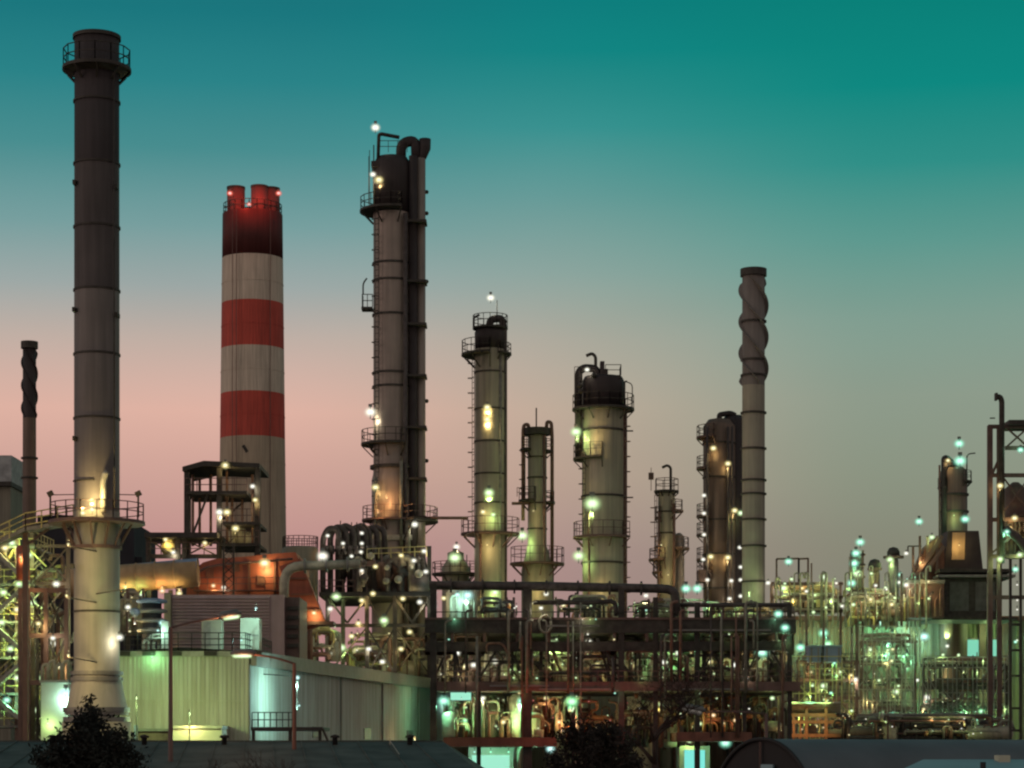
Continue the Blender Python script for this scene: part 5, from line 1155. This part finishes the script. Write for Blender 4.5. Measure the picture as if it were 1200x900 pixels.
rt = root('roof_aerial', 'thin stayed aerial pole on the dark shed roof', 'aerial', (X(457,79), 79, zr-.2))
MB().beam(P(457,874,79), P(457,866,79), .05).beam(P(457,868,79), P(468,884,76), .02).build('pole', 'galv', rt)
# barrel-roofed shed
rt = root('barrel_shed', 'barrel-roofed shed with a dark arched end at the bottom right', 'shed', (X(893,75), 75, 0))
ax = V(math.cos(math.radians(30)), math.sin(math.radians(30)), 0); nx_ = V(-ax.y, ax.x, 0); R0 = 3.0
o = V(X(893,75), 75, Z(866,75)-R0)
n = 28; arc = [o+nx_*R0*math.cos(math.pi*i/n)+V(0,0,R0*math.sin(math.pi*i/n)) for i in range(n+1)]
ln = 11.5
mb = MB().add(arc+[v+ax*ln for v in arc], [(i,i+1,n+2+i,n+1+i) for i in range(n)], True); mb.build('barrel_roof', 'barrel_roof', rt)
for sh in (.04, ln-.04): MB().add([v+ax*sh for v in arc], [tuple(range(n+1))]).build('arched_end', 'barrel_dark', rt)
mb = MB(); mb.tube([v-ax*.02 for v in arc], .07, 6); mb.build('arch_rim', 'barrel_dark', rt)
mb = MB()
for s in (-1, 1):
    p = o+nx_*R0*s*.985; q = p+ax*ln; mb.beam(V(p.x,p.y,o.z/2), V(q.x,q.y,o.z/2), .12, o.z)
mb.build('side_walls', 'barrel_dark', rt)
e0 = o+nx_*R0*.98; e1 = o-nx_*R0*.98
MB().beam(V(e0.x,e0.y,o.z/2)+ax*.1, V(e1.x,e1.y,o.z/2)+ax*.1, .1, o.z).build('end_wall', 'barrel_dark', rt)
MB().beam(o-ax*.08+V(0,0,-2), o-ax*.08+V(0,0,R0-.1), .06).build('end_mullion', 'brown_steel', rt)
p = o-ax*.1+V(0,0,2.0)
MB().beam(p-nx_*.1, p-nx_*.75, .06, .35).build('end_vent', 'pale_roof', rt)
rt = root('pale_roof_shed', 'low shed with a pale blue-grey roof in the bottom right corner', 'shed', (X(1150,56), 56, 0))
za, zb = Z(890,60), Z(935,50)
MB().add([(X(1082,60),60,za),(16.5,60,za),(16.5,50,zb),(X(985,50),50,zb)], [(0,1,2,3)]).build('roof', 'pale_roof', rt)
MB().box(X(1000,50.4), 16.3, 50.4, 59.6, 0, zb-.03).build('walls', 'barrel_dark', rt)
MB().box(X(1168,59.5), X(1181,59.5), 59.2, 59.8, za-.1, Z(885,59.5)).build('roof_box', 'cabinet', rt); MB().tube(pp(56, (1152,905),(1152,893)), .07, 8).build('vent_stub', 'barrel_dark', rt)

def street_lamp(label, px, tip, head, D, lit=True, pole_top=None, m='brown_steel', col='w', w=60, hw=26):
    rt = root('street_lamp', label, 'street lamp', (X(px,D), D, 0), 'street lamps in the foreground')
    t = P(px, pole_top, D); h = P(*head, D); b = P(*tip, D)
    MB().tube([V(t.x,D,0), V(t.x,D,t.z*.5), t], [.11,.09,.06], 8).build('pole', m, rt)
    MB().tube(bend([t-V(0,0,.02), t.lerp(b,.5)+V(0,0,.05), b], .5), .035, 6).build('arm', m, rt)
    d = (h-b).normalized(); e = h+d*(hw*.5*D/F); s = h-d*(hw*.5*D/F); u = d.cross(V(0,1,0)).normalized(); u = u if u.z > 0 else -u
    MB().tube([s+u*.05, s.lerp(e,.15)+u*.07, s.lerp(e,.8)+u*.07, e+u*.04], [.05,.12,.12,.04], 10).build('lamp_housing', 'lamp_body', rt)
    g = MB().tube([s.lerp(e,.12)-u*.04, s.lerp(e,.2)-u*.05, s.lerp(e,.85)-u*.05, e-u*.03], [.04,.11,.11,.03], 10).build('lamp_glass_or_bloom', GM['g'] if lit else 'lamp_lens_off', rt)
    if lit:
        ld = bpy.data.lights.new('lamp_light', 'POINT'); ld.energy = w; ld.color = (1.0,.42,.2); ld.shadow_soft_size = .1
        lo = bpy.data.objects.new('lamp_light', ld); C.collection.objects.link(lo); lo.parent = rt; lo.location = h+V(0,-.1,-.4)-rt.location
    return rt
street_lamp('lit street lamp whose arm reaches right over the white hall roof', 200, (256,724), (270,722), 75, True, 735)
street_lamp('lit street lamp with a reddish pole and arm reaching left, by hall corner', 345, (298,767), (285,767), 78, True, 777, 'rust', hw=30)
street_lamp('unlit street lamp with a grey head above the bare tree', 898, (826,834.5), (813,832), 85, False, 836, hw=27)
rt = street_lamp('lit street lamp facing straight out above the leafy dark tree', 676, (672,826), (670,830), 100, True, 826, hw=10, w=60)
lamp(rt, 670, 832, 99, 'e', 90, .21)

def tree_leafy(name, label, px, top, D, wd, ht, m, clumps, leaves, leaf, seed, cone=False):
    rr = random.Random(seed); x = X(px,D); zt = Z(top,D)
    rt = root(name, label, 'tree', (x, D, 0))
    MB().tube([(x,D,0),(x+.1,D,zt*.5),(x,D,zt-.3)], [.2,.14,.03], 8).build('trunk', 'bark', rt)
    mb = MB(); br = MB()
    for i in range(clumps):
        u = rr.random()**(.62 if cone else 1); z = zt-ht*u
        rad = (wd*(.03+.97*u**.75) if cone else wd*math.sqrt(max(.05, 1-(1-min(1,u*1.7))**2)))*(rr.uniform(.45,1.08) if cone else rr.uniform(.35,1.0))
        a = rr.random()*2*math.pi; c = V(x+rad*math.cos(a), D+rad*math.sin(a), z-(rad*.15 if cone else 0)+rr.uniform(-.1,.1))
        if i % 3 == 0: br.tube([(x,D,z-.25),tuple(c)], [.05,.015], 5)
        s = rr.uniform(.10,.2) if cone else rr.uniform(.2,.42)
        for j in range(leaves):
            p = c+V(rr.gauss(0,s),rr.gauss(0,s),rr.gauss(0,s*.6)); dirn = V(rr.gauss(0,1),rr.gauss(0,1),rr.gauss(.4,1)).normalized()
            w = dirn.cross(V(rr.gauss(0,1),rr.gauss(0,1),rr.gauss(0,1))).normalized()*leaf*(.22 if cone else .55); e = dirn*leaf*rr.uniform(.7,1.6)
            mb.add([p-w, p+e*.5+w*1.2, p+e, p+e*.5-w*1.2], [(0,1,2,3)])
    br.build('branches', 'bark', rt); mb.build('crown', m, rt)
def ragged(name, label, px, top, D, leaders, m, seed):
    rr = random.Random(seed); x = X(px,D); rt = root(name, label, 'tree', (x, D, 0)); br = MB(); mb = MB()
    MB().tube([(x,D,0),(x,D,3),(x+.05,D,5.6)], [.16,.13,.1], 8).build('trunk', 'bark', rt)
    for lx, ty in leaders:
        a = V(x+.05,D,5.4); e = P(lx,ty,D)+V(0,rr.uniform(-.5,.5),0); br.tube([a, a.lerp(e,.5)+V((e.x-a.x)*.25,0,.1), e], [.07,.04,.01], 5)
        for i in range(26):
            t = rr.uniform(.3,1.0)**.8; c = a.lerp(e,t)+V((e.x-a.x)*.5*t*(1-t),0,0); s = .42*(1.08-t)+.05
            for j in range(3):
                q = c+V(rr.gauss(0,s),rr.gauss(0,s),rr.gauss(0,s*.7)); br.tube([c,q],[.012,.006],4)
                for l in range(9):
                    p0 = q+V(rr.gauss(0,.09),rr.gauss(0,.09),rr.gauss(0,.09)); d = V(rr.gauss(0,1),rr.gauss(0,1),rr.gauss(.3,1)).normalized(); w = d.orthogonal().normalized()*.035
                    mb.add([p0-w*.3, p0+d*.07+w, p0+d*.15, p0+d*.07-w], [(0,1,2,3)])
    br.build('branches', 'bark', rt); mb.build('crown', m, rt)
ragged('conifer', 'dark bushy pointed conifer in front of the grey chimney base', 105, 829, 62, ((105,824),(106,836),(115,846),(95,846),(126,853),(84,853),(140,860),(148,866),(68,866),(124,866),(88,864),(160,882),(52,882),(105,852),(140,874),(72,878),(100,868),(118,876)), 'needles', 5)
ragged('leafy_tree', 'dark leafy tree with a ragged top at bottom centre', 694, 846, 66, ((660,862),(672,850),(684,846),(700,858),(706,851),(722,856),(737,872),(650,884),(745,890)), 'leaf_dark', 8)
def bare(name, label, px, top, D, spread, seed, stems=1, m='bark', z_fork=6.4, depth=6, l0=1.3, cat='tree'):
    rr = random.Random(seed); x = X(px,D); rt = root(name, label, cat, (x, D, 0)); tm = MB(); bm_ = MB()
    zt = Z(top,D)
    def grow(p, d, l, r, k):
        q = p+d*l; bm_.tube([p, p.lerp(q,.5)+V(rr.gauss(0,.03),rr.gauss(0,.03),0)*l, q], [r, r*.85, r*.68], 5 if k > 3 else 4)
        if k == 0 or q.z > zt+.3: return
        for i in range(3 if k > 1 and rr.random() < .6 else 2):
            nd = (d+V(rr.gauss(0,.55)*spread, rr.gauss(0,.45), rr.gauss(.12,.3))).normalized()
            if nd.z < -.25: nd.z *= -.3
            grow(q, nd, l*rr.uniform(.62,.86), r*rr.uniform(.5,.68), k-1)
    for s in range(stems):
        b = V(x+(s-(stems-1)/2)*.5, D+rr.uniform(-.3,.3), 0)
        tm.tube([b, b+V(0,0,z_fork*.5), b+V(.03,0,z_fork)], [.14/math.sqrt(stems),.12/math.sqrt(stems),.1/math.sqrt(stems)], 8)
        for i in range(3 if stems == 1 else 2): grow(b+V(.03,0,z_fork), V(rr.uniform(-.7,.7)*spread, rr.uniform(-.4,.4), 1).normalized(), l0*rr.uniform(.7,1.1), .075/math.sqrt(stems), depth)
    tm.build('trunk', m, rt); bm_.build('crown', m, rt)
bare('bare_tree', 'leafless tree with a wide fan of fine twigs right of centre', 766, 792, 68, 1.5, 4, depth=7, l0=.95, z_fork=7.6)
bare('bare_bush', 'leafless reddish bush of thin stems before the dark shed roof', 300, 858, 60, .9, 9, stems=6, z_fork=6.3, depth=5, l0=.5, cat='bush')
